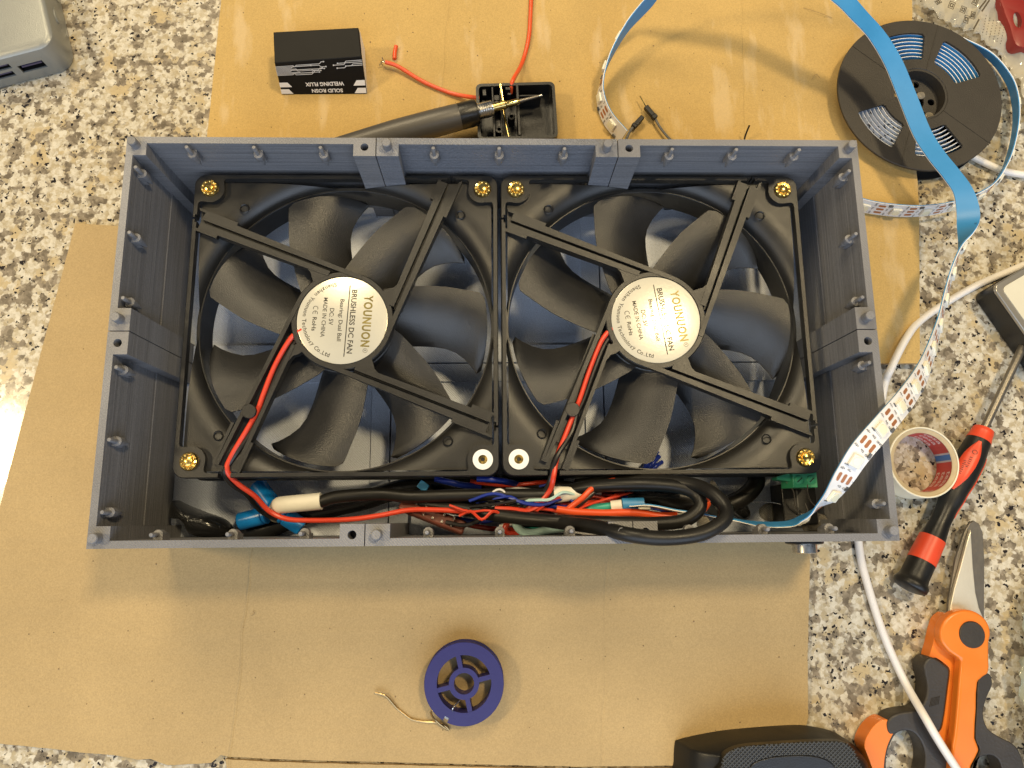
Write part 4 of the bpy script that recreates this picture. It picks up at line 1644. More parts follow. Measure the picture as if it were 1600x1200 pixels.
def on_front(u, v):
    """photo pixel -> local (x,z) on the front face plane of the hub"""
    dv = ROT @ V(((u - 800) / F, -(v - 600) / F, -1))
    inv = Mp.inverted()
    o_, d_ = inv @ CAM, inv.to_3x3() @ dv
    t = (0 - o_.y) / d_.y
    pp = o_ + d_ * t
    return pp.x, pp.z


fx, fz = on_front(51, 104)
ports = [(fx, fz, 13.0, 5.6), ]
f2 = on_front(8, 105)
f3 = on_front(8, 118)
ports += [(f2[0] - 2, f2[1], 9.4, 3.6), (f3[0] - 1, f3[1], 12, 3.8)]
cut(sh, [MB().box(x - w_ / 2, x + w_ / 2, -3, 7, z - h_ / 2, z + h_ / 2, 0, Mp) for x, z, w_, h_ in ports])
for i, (x, z, w_, h_) in enumerate(ports):
    pt_ = MB().box(x - w_ / 2 - .05, x + w_ / 2 + .05, 6.8, 7.6, z - h_ / 2 - .05, z + h_ / 2 + .05, 0, Mp)
    for (xa, xb, za, zb) in ((x - w_ / 2, x - w_ / 2 + .3, z - h_ / 2, z + h_ / 2), (x + w_ / 2 - .3, x + w_ / 2, z - h_ / 2, z + h_ / 2), (x - w_ / 2, x + w_ / 2, z + h_ / 2 - .3, z + h_ / 2), (x - w_ / 2, x + w_ / 2, z - h_ / 2, z - h_ / 2 + .3)):
        pt_.box(xa, xb, .8, 6.8, za, zb, 0, Mp)
    po = pt_.build('port', M['black'], pbk)
    MB().box(x - w_ / 2 + 1.2, x + w_ / 2 - 1.2, 1.0, 6.7, z - .2, z + .9, 0, Mp).build('tongue', M['purple'], po)
by = 26
MB().lathe([(1, 0.02), (1, .5), (.8, .7)], Mp @ Matrix.Translation((0, by, 11)) @ Matrix.Rotation(R(90), 4, 'Y') @ Matrix.Diagonal((2.6, 5.0, 1, 1)), 28).build('button', M['silver'], pbk)
MB().box(.02, .35, 40, 90, 4, 18, 0, Mp).build('side_window', M['metalrim'], pbk)

# ================================================================== FLUX CARTON
zb, ztop = 3.1, 21.0
fa, fb, fc = P(429, 98, ztop), P(564.5, 88, ztop), P(427, 50, ztop)
a = rot_box_frame(fa, fb)
wd_ = (fb - fa).length
dp = 14.6
carton = empty('flux_carton', (fa + fb) / 2 - V((0, 0, ztop - zb)))
tag(carton, 'small black carton lettered SOLID ROSN WELDING FLUX upside down', 'box')
Mc = Matrix.Translation((fa.x, fa.y, 0)) @ Matrix.Rotation(a, 4, 'Z')
bot0, bot1 = P(440.5, 148, zb), P(573, 147, zb)
bk0, bk1 = P(427, 50, ztop), P(560, 43, ztop)
MB().add([bot0, bot1, V((bk1.x, bk1.y, zb)), V((bk0.x, bk0.y, zb)), fa, fb, bk1, bk0],
         [(3, 2, 1, 0), (4, 5, 6, 7), (0, 1, 5, 4), (1, 2, 6, 5), (2, 3, 7, 6), (3, 0, 4, 7)]).build('carton', M['boxblack'], carton, bevel=.35)
ev = V((.28, .02, 0))
MB().add([bot1 + ev, V((bk1.x, bk1.y, zb)) + ev, bk1 + ev - V((0, 0, .6)), fb + ev - V((0, 0, .5))], [(0, 1, 2, 3)]).build('end_flap', M['boxwhite'], carton, angle=0)
# printing on the face towards the viewer: reading direction runs right-to-left, upside down
ex = ((bot1 - bot0) + (fb - fa)).normalized()
eu = ((fa + fb) - (bot0 + bot1)) / 2
hface = eu.length
eu.normalize()
en = ex.cross(eu).normalized()
eu = en.cross(ex)
cf = (fa + fb + bot0 + bot1) / 4 + en * .30
class FaceMap:
    def __matmul__(self, p):
        a_, b_ = .5 - p[0] / wd_, .5 - p[1] / hface
        return bot0.lerp(bot1, a_).lerp(fa.lerp(fb, a_), b_) + en * (.16 + p[2])


Mt = FaceMap()
zb, ztop = 0, hface
hh = ztop - zb
pr = MB()
for st, x, y, w_, h_ in (('SOLID ROSN', -2.0, hh * .385, 16.6, 2.2), ('WELDING FLUX', -1.2, hh * .19, 20.6, 2.3)):
    g = text_geo(st, w_, h_, .03)
    pr.add([Mt @ V((x + p[0], y + p[1], 0)) for p in g[0]], g[1])
for s_ in (-1, 1):
    for y in (hh * .395, hh * .185):
        xo = s_ * wd_ / 2
        xi = s_ * (wd_ / 2 - 5.4)
        pr.add([Mt @ V(p) for p in ((xo, y - 1.45, 0), (xo, y + 1.45, 0), (xi + (1.0 if s_ > 0 else -1.0) * (-1 if 1 else 1), y + 1.45, 0), (xi + (1.0 if s_ > 0 else -1.0), y - 1.45, 0))], [(0, 1, 2, 3)])
pr.build('lettering', M['boxwhite'], carton, angle=0)
tr = MB()


def trace(pts, wdt=.34):
    for p0, p1 in zip(pts, pts[1:]):
        d = (V(p1) - V(p0)).normalized()
        nn = V((-d.y, d.x)) * wdt / 2
        e = d * wdt * .3
        p0_, p1_ = V(p0) - e, V(p1) + e
        tr.add([Mt @ V((x.x, x.y, .01)) for x in (p0_ - nn, p1_ - nn, p1_ + nn, p0_ + nn)], [(0, 1, 2, 3)])


def dot(x, y, r_=.42):
    tr.add([Mt @ V((x + r_ * math.cos(R(k * 36)), y + r_ * math.sin(R(k * 36)), .02)) for k in range(10)], [list(range(10))])


rnd = random.Random(11)
hw = wd_ / 2
yb = -hh / 2 + 2.4
for k in range(9):                       # circuit-board traces fanning in from both ends
    y0 = yb + k * .66
    x = hw
    st_ = [(x, y0)]
    xk = hw - rnd.uniform(6, 13)
    st_.append((xk, y0))
    y1 = y0 + rnd.choice((-.8, .8, .6))
    st_.append((xk - abs(y1 - y0), y1))
    xe = xk - rnd.uniform(5, 15)
    st_.append((xe, y1))
    if rnd.random() < .8:
        y2 = y1 + rnd.choice((-1.0, 1.0))
        st_ += [(xe - 1, y2), (xe - 1 - rnd.uniform(1, 4), y2)]
    trace(st_)
    dot(*st_[-1])
for k in range(4):
    y0 = yb - .6 + k * .85
    xk = -hw + rnd.uniform(5, 9)
    st_ = [(-hw, y0), (xk, y0), (xk + .9, y0 + .9), (xk + rnd.uniform(3, 7), y0 + .9)]
    trace(st_)
    dot(*st_[-1])
tr.build('circuit_print', M['boxgrey'], carton, angle=0)

# ================================================================== TRAY (battery box) + SOLDERING IRON + RED WIRES
zt0, zt1 = 3.4, 15.0
ta, tb_, tc = P(743, 131, zt1), P(866, 123, zt1), P(877, 214, zt1)
ang_t = rot_box_frame(ta, tb_) * .5 + math.atan2(tb_.x - tc.x, -(tb_.y - tc.y)) * 0
tw_ = (tb_ - ta).length
tray = empty('project_box', (ta.x + tw_ / 2, ta.y - 17, zt0))
tag(tray, 'small open black plastic box under the soldering iron tip', 'box')
Mr = Matrix.Translation((ta.x, ta.y, 0)) @ Matrix.Rotation(ang_t, 4, 'Z')
D_ = 33


def trb(x0, x1, y0, y1, z0, z1):
    return MB().box(x0, x1, -y1, -y0, z0, z1, 0, Mr)


shell = MB().prism(rrect(0, tw_, -D_, 0, 3), zt0, zt1, 0, Mr).build('shell', M['black'], tray, angle=40)
cut(shell, [MB().prism(rrect(1.6, tw_ - 1.6, -D_ + 1.6, -1.6, 2), zt0 + 1.6, zt1 + 5, 0, Mr)])
for (x0, x1, y0, y1, h_) in ((8.4, 9.4, 1.7, 31, 12), (12.6, 13.2, 1.7, 31, 11), (21.6, 23, 1.7, 31, 13), (3.6, 5.6, 2.0, 6, 11), (9.5, 12.4, 4.6, 7.8, 9), (16, 18.6, 2, 3.6, 12), (17, 19, 4.8, 6, 11),
                             (23.2, 35, 7.6, 8.4, 13), (3.2, 5.8, 7.0, 9.0, 8)):
    trb(x0, x1, y0, y1, zt0 + 1.62, zt0 + h_ - 1).build('partition', M['black'], tray, bevel=.2)
for (x, y) in ((10.9, 10.2), (18.6, 17.5), (11.6, 25)):
    MB().ring([(1.0, zt0 + 1.62), (2.0, zt0 + 1.62), (2.0, zt0 + 8), (1.0, zt0 + 8)], Mr @ Matrix.Translation((x, -y, 0)), 20).build('screw_post', M['black'], tray)
cs_ = MB().tube([Mr @ V((13.4, -.6, zt1 + .3)), Mr @ V((14.2, -8, zt1 - 1.5)), Mr @ V((14.6, -16, zt1 - 3)), Mr @ V((15.6, -24, zt1 - 2)), Mr @ V((16.6, -31, zt1 - 1))], .65, 8, flat=.4).build('contact_strip', M['gold'], tray)

iron = empty('soldering_iron', P(640, 195, 4))
tag(iron, 'grey soldering iron with golden tip resting on the open black box', 'soldering iron')
it, ie = P(846, 149, 18.5), P(735, 178, 17.5)
dI = (ie - it).normalized()
MI = Matrix.Translation(it) @ dI.to_track_quat('Z', 'Y').to_matrix().to_4x4()
MB().lathe([(.25, 0), (.75, 3.5), (.9, 10), (1.05, 12)], MI, 16).build('tip_point', M['dark_steel'], iron)
MB().lathe([(.6, -.4), (.62, 1.4), (.3, 1.7)], MI, 12).build('tinned_end', M['solder'], iron)
MB().lathe([(1.15, 12.02), (1.7, 14), (1.75, 19.5), (2.3, 20), (2.3, 28)], MI, 18).build('shaft', M['gold'], iron)
MB().lathe([(4.0, 27)] + [(4.05 + .2 * (k % 2), 27.4 + k * .62) for k in range(12)] + [(4.0, 35)], MI, 28).build('ferrule', M['steel'], iron)
MB().lathe([(5.4, 35.02), (6.4, 35.6), (6.8, 37), (6.9, 45)], MI, 32).build('collar', M['black'], iron)
MB().lathe([(6.7, 45.02), (6.9, 46), (7.1, 60), (7.0, 80), (6.2, 98), (5.6, 112), (5.4, 122), (4.6, 125)], MI, 32).build('handle', M['iron'], iron)

wire('hookup_wire', [(831, -30, 4.6), (829, 20, 4.5), (826, 60, 4.5), (816, 98, 5), (803, 122, 14), (799, 133, 14), (798, 145, 10)], 1.15, 'red2', 'orange-red wire coming down into the open black box')
hw_ = empty('hookup_wire', P(640, 122, 4))
tag(hw_, 'orange-red wire with frayed bare end beside the flux carton', 'wire')
MB().tube(W([(602, 97, 7), (622, 104, 6), (660, 127, 4.8), (700, 144, 4.6), (725, 150, 6), (748, 153, 9)]), 1.1, 10).build('insulation', M['red2'], hw_)
for pts in ([(602, 97, 7), (598, 93, 8), (597, 89, 9)], [(602, 97, 7), (597, 97, 7), (593, 102, 5)], [(602, 97, 7), (599, 95, 6), (595, 96, 4)]):
    MB().tube(W(pts), .3, 6).build('strand', M['solder'], hw_)
wire('insulation_offcut', [(619, 72, 4.2), (617, 82, 4.2), (616.5, 92, 4.2)], 1.15, 'red2', 'tiny orange-red insulation offcut lying loose on the cardboard', 'offcut')

# jumper connectors
for nm, a_, b_, pn, wr, lb_ in (('jumper_lead', (1009, 166, 7), (1024, 186, 6), (1000, 150, 7), [(1024, 186, 6), (1032, 200, 6), (1045, 216, 6), (1060, 230, 6)], 'black jumper connector with exposed pin and grey wire behind the case'),
                               ('jumper_lead', (1004, 183, 6), (989, 199, 6), None, [(989, 199, 6), (984, 206, 6), (978, 220, 6)], 'short black jumper connector touching the LED strip end')):
    p0, p1 = P(*a_), P(*b_)
    root = empty(nm, (p0 + p1) / 2)
    tag(root, lb_, 'connector')
    d = (p1 - p0)
    Mx = Matrix.Translation((p0 + p1) / 2) @ Matrix.Rotation(math.atan2(d.y, d.x), 4, 'Z')
    l_ = d.length / 2
    MB().box(-l_, l_ * .5, -1.25, 1.25, -1.25, 1.25, 0, Mx).box(l_ * .5 + .02, l_, -1.45, 1.45, -1.4, 1.4, 0, Mx).build('housing', M['black'], root, bevel=.3)
    if pn:
        MB().tube([p0, P(*pn)], .35, 6, smooth=0).build('pin', M['gold'], root)
    MB().tube(W(wr), .7, 8).build('lead', M['grey'], root)
b = MB().tube(W([(1171, 196, 12), (1166, 208, 8), (1163, 218, 6)]), .5, 6).build('header_pin', M['blackwire'])
tag(b, 'thin dark pin poking up behind the case rim', 'pin')

# ================================================================== WHITE CABLES
wire('usb_cable', [(1640, 395, 3.5), (1600, 414, 3), (1530, 444, 2.8), (1480, 472, 2.8), (1436, 503, 5.5), (1414, 532, 8.9), (1392, 576, 8.9), (1383, 598, 4.5), (1374, 640, 2.6), (1352, 720, 2.6), (1340, 800, 2.6), (1343, 860, 2.6), (1356, 915, 2.6), (1380, 990, 2.6), (1412, 1062, 4), (1446, 1122, 16), (1470, 1163, 17), (1510, 1225, 16)], 1.9, 'cable',
     'white cable running under the case and across the scissors', 'cable')
wire('usb_cable', [(1470, 225, 2.6), (1510, 240, 2.6), (1540, 255, 2.6), (1568, 267, 2.6), (1600, 273, 2.6), (1660, 280, 2.6)], 1.9, 'cable', 'white cable disappearing under the black reel', 'cable')

# ================================================================== BLACK DEVICE AT THE RIGHT
zd = 17.0
d0, d1, d2 = P(1551, 447, zd), P(1600, 516, zd), P(1600, 424, zd)
u1 = (d1 - d0).normalized()
ad = math.atan2(u1.y, u1.x)
dev = empty('glass_topped_device', (d0 + u1 * 30) - V((0, 0, zd)))
tag(dev, 'black device with cream glass top and metal edge beside the screwdriver tip', 'device')
Md = Matrix.Translation((d0.x, d0.y, 0)) @ Matrix.Rotation(ad, 4, 'Z')
MB().prism(rrect(0.4, 62, .4, 60, 4), .4, zd - 2.2, 0, Md).build('body', M['black'], dev, bevel=.5)
MB().prism(rrect(0, 62.4, 0, 60.4, 4), zd - 2.18, zd, 0, Md).build('metal_edge', M['metalrim'], dev, bevel=.5)
MB().prism(rrect(3.2, 59, 3.2, 57, 3), zd + .02, zd + .3, 0, Md).build('glass_top', M['creamglass'], dev)
MB().prism(rrect(10, 30, 10, 30, 6), zd + .32, zd + .4, 0, Md).build('sensor_window', M['metalrim'], dev)

# ================================================================== SCREWDRIVER
zc = 8.2
s0, s1 = P(1537, 671, zc), P(1421, 917, zc)
dS = (s1 - s0).normalized()
LS = (s1 - s0).length
sd = empty('screwdriver', (s0 + s1) / 2 - V((0, 0, zc)))
tag(sd, 'precision screwdriver with black and red handle beside the tape roll', 'screwdriver')
xa = dS
ya = V((0, 0, 1)).cross(xa)
za = V((0, 0, 1))
MS = Matrix.Translation(s0) @ Matrix(((ya.x, za.x, xa.x), (ya.y, za.y, xa.y), (ya.z, za.z, xa.z))).to_4x4()
# local: x = ya (sideways), y = up, z = along handle
prof_h = [(0.0, 4.6), (.02, 5.0), (.10, 5.9), (.20, 6.7), (.30, 6.6), (.42, 5.6), (.52, 4.75), (.60, 4.7), (.66, 5.3), (.70, 5.9), (.845, 6.4), (.93, 6.5), (.955, 6.9), (.97, 7.8), (.985, 8.1), (1.0, 7.7)]


def rad(t):
    for (ta_, ra_), (tb__, rb_) in zip(prof_h, prof_h[1:]):
        if ta_ <= t <= tb__:
            k = (t - ta_) / (tb__ - ta_)
            k = k * k * (3 - 2 * k) if tb__ < .68 else k
            return ra_ + (rb_ - ra_) * k
    return prof_h[-1][1]


def hseg(t0, t1, grow=0, n=14, cap0=0, cap1=0):
    pr_ = [(rad(t0 + (t1 - t0) * k / n) + grow, LS * (t0 + (t1 - t0) * k / n)) for k in range(n + 1)]
    if cap0:
        pr_ = [(pr_[0][0] - cap0, pr_[0][1] - .4)] + pr_
    if cap1:
        pr_ = pr_ + [(pr_[-1][0] - cap1, pr_[-1][1] + .5), (pr_[-1][0] - 2.2, pr_[-1][1] + 1.1), (2.5, pr_[-1][1] + 1.7), (.4, pr_[-1][1] + 1.8)]
    return MB().lathe(pr_, MS, 32)


hseg(0, .075, .15, cap0=1.2).build('nose_collar', M['orangered'], sd)
hseg(.0755, .70, 0, 30).build('handle', M['rubber'], sd)
hseg(.7005, .845, .2, cap1=0).build('ring', M['orangered'], sd)
hseg(.8455, 1.0, 0, 16, cap1=.6).build('swivel_cap', M['rubber'], sd)


def patch(t0, t1, a0, a1, grow, name, m, sh_=lambda k: 1, drift=0):
    """inlay that follows the handle surface; angles measured from the top"""
    mb_ = MB()
    nt_, na = 22, 8
    vs = []
    for i in range(nt_ + 1):
        k = i / nt_
        t = t0 + (t1 - t0) * k
        wv = math.sin(math.pi * min(max(k, .02), .98)) ** .55 * sh_(k)
        mid = (a0 + a1) / 2 + drift * (k - .5)
        for j in range(na + 1):
            aa = mid + (a1 - a0) / 2 * wv * (2 * j / na - 1)
            edge = 1 if 0 < j < na else 0
            r_ = rad(t) + (grow if edge else -.05)
            vs.append(MS @ V((r_ * math.sin(R(aa)), r_ * math.cos(R(aa)), LS * t)))
    fs = []
    for i in range(nt_):
        for j in range(na):
            fs.append((i * (na + 1) + j, i * (na + 1) + j + 1, (i + 1) * (na + 1) + j + 1, (i + 1) * (na + 1) + j))
    mb_.add(vs, [f[::-1] for f in fs])
    return mb_.build(name, M[m], sd, angle=60)


ip = patch(.10, .415, -68, 6, .35, 'grip_inlay', 'orangered', drift=-22)
patch(.155, .545, 52, 92, .35, 'grip_inlay', 'orangered')
# little ring mark and lettering strokes on the inlay
mk = MB()
for k in range(14):
    a_, b2 = R(k * 360 / 14), R((k + 1) * 360 / 14)
    for (r0_, r1_) in ((.95, 1.2),):
        vs = []
        for aa, r_ in ((a_, r1_), (b2, r1_), (b2, r0_), (a_, r0_)):
            s_ = LS * .175 + r_ * math.cos(aa)
            an = R(-22) + r_ * math.sin(aa) / 6.8
            rr2 = rad(s_ / LS) + .45
            vs.append(MS @ V((rr2 * math.sin(an), rr2 * math.cos(an), s_)))
        mk.add(vs, [(0, 1, 2, 3), (3, 2, 1, 0)])
rnd = random.Random(2)
for row, an0 in ((0, -26), (1, -40)):
    s_ = LS * (.21 + .03 * row)
    for k in range(8 if row else 6):
        vs = []
        wdt = rnd.uniform(.5, .9)
        for ds, da in ((0, -5), (wdt * .4, -5), (wdt * .4, 5), (0, 5)):
            an = R(an0 + da + rnd.uniform(-2, 2))
            rr2 = rad((s_ + ds) / LS) + .45
            vs.append(MS @ V((rr2 * math.sin(an), rr2 * math.cos(an), s_ + ds)))
        mk.add(vs, [(0, 1, 2, 3), (3, 2, 1, 0)])
        s_ += wdt + .3
mk.build('lettering', M['blackprint'], ip, angle=0)
MB().lathe([(2.0, -.2), (2.0, -34), (1.9, -58), (1.0, -60)][::-1], MS, 16).build('shaft', M['dark_steel'], sd)

# ================================================================== TAPE ROLL
zt_ = 14.0
tc_ = P(1444, 722, zt_)
tape = empty('tape_roll', (tc_.x, tc_.y, 0))
tag(tape, 'nearly used up cream tape roll with red printed core', 'tape')
TT = Matrix.Translation((tc_.x, tc_.y, 0))
RT = 17.6
MB().ring([(RT - .8, .2), (RT, .2), (RT, zt_ - .1), (RT - .3, zt_ + .15), (RT - .8, zt_)], TT, 96).build('tape_layer', M['cream'], tape)
cor = MB().ring([(14.6, .2), (RT - .82, .2), (RT - .82, zt_ - .4), (14.9, zt_ - .8), (14.6, zt_ - 1.1)], TT, 96).build('core', M['kraft'], tape)


def arc_patch(a0, a1, z0, z1, r_, m, n=20):
    mb_ = MB()
    vs = []
    for k in range(n + 1):
        a_ = R(a0 + (a1 - a0) * k / n)
        vs += [TT @ V((r_ * math.cos(a_), r_ * math.sin(a_), z0)), TT @ V((r_ * math.cos(a_), r_ * math.sin(a_), z1))]
    mb_.add(vs, [(2 * k, 2 * k + 1, 2 * k + 3, 2 * k + 2) for k in range(n)])
    return mb_.build('core_print', M[m], cor, angle=60)


arc_patch(19, 340, .4, zt_ - 1.3, 14.55, 'corered', 90)
arc_patch(-20, 1, .4, zt_ - 1.3, 14.55, 'corered', 14)
arc_patch(1, 4.5, .4, zt_ - 1.3, 14.55, 'coregrey', 4)
arc_patch(4.5, 15.5, .4, zt_ - 1.3, 14.55, 'coreblue', 8)
arc_patch(15.5, 19, .4, zt_ - 1.3, 14.55, 'coregrey', 4)
lt = MB()
for row, zz in ((0, 3.2), (1, 7.4), (2, 11.4)):
    for st, ac, sg in (('tesa', -36, 1), ('tesa', -90, 1), ('tesa', 58, 1), ('tesa', 112, 1), ('tesa', 165, 1), ('tesa', 220, 1)):
        g = text_geo(st, 9.6, 2.6, .012)
        vs = []
        for x, y in g[0]:
            a_ = R(ac + (row % 2) * 0) - x / 14.5
            vs.append(TT @ V((14.5 * math.cos(a_), 14.5 * math.sin(a_), zz + y - .6)))
        lt.add(vs, g[1])
lt.build('lettering', M['corewhite'], cor, angle=0)

# ================================================================== SCISSORS
sc = empty('scissors', P(1510, 1050, 0))
tag(sc, 'orange handled electrician scissors with a dark pivot disc', 'scissors')


def c7(pts, z, k=0):
    pp = q([(1250 + x / 4, 900 + y / 4) for x, y in pts], z)
    return closed_spline(pp, k) if k else pp


def pl_(pts, z0, z1, m, name, bev=1.2, k=4, par=None):
    return MB().prism(c7(pts, z1, k), z0, z1).build(name, M[m], par or sc, angle=50, bevel=bev, seg=3)


def px(pts, z):
    return q(pts, z)


MB().prism(px([(1522, 813), (1530, 819), (1536, 832), (1538.5, 875), (1538, 975), (1480, 975), (1483, 935), (1494, 872), (1508, 830), (1515, 818)], 6.5), 4.6, 6.4).build('lower_blade', M['dark_steel'], sc, bevel=.3)
MB().prism(px([(1517, 827), (1518.5, 850), (1520.5, 885), (1524.5, 926), (1530, 950), (1538, 968), (1530, 990), (1484, 990), (1485.5, 946), (1491, 920), (1501, 885), (1510, 850)], 8.5), 6.5, 8.5).build('upper_blade', M['blade_steel'], sc, bevel=.35)
pl_([(925, 235), (900, 245), (872, 275), (850, 340), (830, 430), (810, 510), (850, 512), (905, 550), (937, 590), (925, 700), (905, 850), (885, 955), (858, 990), (900, 1060), (940, 1120), (990, 1180), (985, 900), (990, 540), (935, 480), (895, 420), (900, 300)],
    1.2, 8.4, 'orange', 'lower_handle', 1.4, 3)
pl_([(810, 510), (775, 555), (785, 620), (797, 690), (785, 770), (740, 835), (660, 848), (600, 862), (560, 890), (545, 930), (560, 985), (600, 985), (650, 966), (710, 980), (755, 1030), (780, 1100), (782, 1180), (775, 1330), (990, 1330), (950, 1200), (895, 1080), (860, 995), (885, 950), (905, 850), (923, 700), (935, 592), (905, 556), (855, 520)],
    .8, 11.2, 'grip', 'lower_grip', 1.6, 3)
pl_([(500, 1330), (430, 1140), (402, 1060), (425, 990), (470, 930), (520, 898), (560, 905), (598, 950), (575, 1000), (548, 1060), (532, 1130), (525, 1200), (520, 1330)], 1.0, 10.5, 'orange', 'finger_loop', 1.8, 3)
pl_([(600, 950), (640, 960), (600, 985), (562, 1050), (540, 1130), (532, 1330), (518, 1330), (524, 1190), (534, 1110), (556, 1030)], 1.0, 9.6, 'grip', 'loop_lining', .6, 3)
# upper handle: round pivot boss running into the long grip
ctr = V((1036, 362))
boss = [(ctr.x + 157 * math.cos(R(a_)), ctr.y - 150 * math.sin(R(a_))) for a_ in range(-20, 211, 14)]
pl_(boss + [(932, 472), (990, 512), (1008, 537), (1000, 640), (986, 820), (968, 1000), (950, 1110), (945, 1330), (1040, 1330), (1072, 1190), (1124, 1090), (1096, 1015), (1105, 830), (1114, 660), (1180, 612), (1183, 520)], 8.6, 14.5, 'orange', 'upper_handle', 1.8, 2)
pl_([(1118, 640), (1185, 612), (1202, 680), (1168, 760), (1145, 860), (1175, 955), (1255, 1010), (1330, 1050), (1380, 1120), (1420, 1330), (1285, 1330), (1262, 1200), (1235, 1140), (1180, 1118), (1112, 1145), (1085, 1200), (1075, 1330), (1045, 1330), (1074, 1195), (1126, 1090), (1098, 1015), (1107, 830)],
    4.0, 13.2, 'grip', 'upper_grip', 1.6, 3)
for (xi0, xi1, xo0, xo1, z0_, z1_) in ((532, 775, 500, 990, 1.0, 10.8), (1075, 1285, 1045, 1420, 4.2, 12.8)):
    # closed far end of each finger loop
    oc, orr, ic, irr = (xo0 + xo1) / 2, (xo1 - xo0) / 2, (xi0 + xi1) / 2, (xi1 - xi0) / 2
    arc_o = [(oc - orr * math.cos(R(t)), 1326 + .62 * orr * math.sin(R(t))) for t in range(0, 181, 12)]
    arc_i = [(ic + irr * math.cos(R(t)), 1326 + .55 * irr * math.sin(R(t))) for t in range(0, 181, 12)]
    pl_(arc_o + arc_i, z0_, z1_, 'grip', 'loop_end', 1.4, 0)
pp_ = P(1518.5, 991.5, 14.6)
MB().lathe([(6.1, 14.0), (6.1, 14.9), (5.7, 15.3)], Matrix.Translation((pp_.x, pp_.y, 0)), 36).build('pivot_disc', M['grip'], sc)
for k in range(7):
    x, y = 790 + 9 * k, 740 - k * 4
    MB().tube([P(1250 + (825 + 8 * k) / 4, 900 + (765 - 2 * k) / 4, 11.3), P(1250 + (812 + 9 * k) / 4, 900 + (820 - 3 * k) / 4, 11.3)], .25, 6, smooth=0).build('grip_rib', M['grip'], sc)

# ================================================================== SOLDER SPOOL
zs0, zs1 = 3.2, 12.2
cs0 = P(725, 1068.5, zs1)
spool = empty('solder_spool', (cs0.x, cs0.y, zs0))
tag(spool, 'dark blue solder spool with loose wire end on cardboard', 'spool')
TS = Matrix.Translation((cs0.x, cs0.y, 0))
RSP = 18.4


def spoked(z0, z1, name):
    f = MB().ring([(RSP, z0), (RSP, z1 - .2), (RSP - .2, z1), (12.6, z1), (12.6, z0)][::-1], TS, 96).build(name, M['spool'], spool)
    return f


tf = spoked(zs1 - 1.3, zs1, 'flange')
cut(tf, [MB().box(RSP - 2.2, RSP + 2, -1.1, 1.1, zs1 - 3, zs1 + 2, 0, TS @ Matrix.Rotation(R(242), 4, 'Z'))])
spoked(zs0 + .05, zs0 + 1.3, 'flange')
MB().ring([(4.7, zs0 + .1), (7.0, zs0 + .1), (7.0, zs1 - .15), (4.7, zs1 - .15)], TS, 48).build('hub', M['spool'], spool)
MB().ring([(12.6, zs0 + 1.32), (13.4, zs0 + 1.32), (13.4, zs1 - 1.32), (12.6, zs1 - 1.32)], TS, 64).build('core', M['spool'], spool)
for k in range(4):
    MB().box(6.95, 12.62, -1.05, 1.05, zs0 + 1.0, zs1 - .2, 0, TS @ Matrix.Rotation(R(103 + 90 * k), 4, 'Z')).build('spoke', M['spool'], spool)
wp = [(13.42, zs0 + 1.4)]
for k in range(11):
    wp += [(17.0, zs0 + 1.5 + k * .57), (17.4, zs0 + 1.78 + k * .57)]
wp += [(13.42, zs1 - 1.4)]
MB().ring(wp, TS, 80).build('solder_winding', M['solder'], spool)
MB().tube(W([(690, 1100, 10), (676, 1110, 11), (674, 1116, 9), (681, 1126, 6), (693, 1136, 4.4), (701, 1140, 3.8), (697, 1135, 4.0), (684, 1129, 3.8), (664, 1128, 3.6), (644, 1124, 3.5), (632, 1116, 3.5), (620, 1106, 3.6), (606, 1090, 4.5), (598, 1085, 5), (586, 1082.5, 4.5)]), .48, 8).build('loose_end', M['bronze'], spool)
MB().tube(W([(718, 1095, 12), (708, 1106, 14), (707, 1111, 12.6)]), .35, 6).build('wire_stub', M['solder'], spool)

# ================================================================== BLACK TOOL GRIP (bottom edge)
def ct_(pts, z):
    return q([(1040 + x / 4.444, 1120 + y / 4.444) for x, y in pts], z)


zk = 26
tool = empty('tool_handle', P(1220, 1190, 3))
tag(tool, 'black tool handle with crosshatched grip at the cardboard corner', 'tool')
body_o = ct_([(128, 260), (150, 236), (250, 210), (380, 184), (500, 165), (700, 146), (850, 135), (1000, 128), (1110, 136), (1260, 168), (1350, 215), (1430, 270), (1485, 325), (1510, 420), (1500, 700), (800, 760), (130, 700), (120, 400)], zk - 6)
MB().pillow(closed_spline(body_o, 3), 3.3, zk - 3.3, 12, power=.42).build('body', M['rubber'], tool, angle=60)
gp = ct_([(388, 335), (400, 280), (430, 245), (520, 208), (700, 190), (1000, 172), (1150, 168), (1240, 178), (1290, 215), (1320, 270), (1350, 345), (1340, 460), (390, 460)], zk)
gz = zk + 1.5
gpl = MB().prism(closed_spline(gp, 3), zk - 4, zk + .6).build('grip_panel', M['rubber'], tool, angle=40, bevel=.5)
gc = closed_spline(gp, 4)


def inside(x, y, poly):
    c_ = False
    n_ = len(poly)
    for i in range(n_):
        x1_, y1_ = poly[i]
        x2_, y2_ = poly[(i + 1) % n_]
        if (y1_ > y) != (y2_ > y) and x < (x2_ - x1_) * (y - y1_) / (y2_ - y1_) + x1_:
            c_ = not c_
    return c_


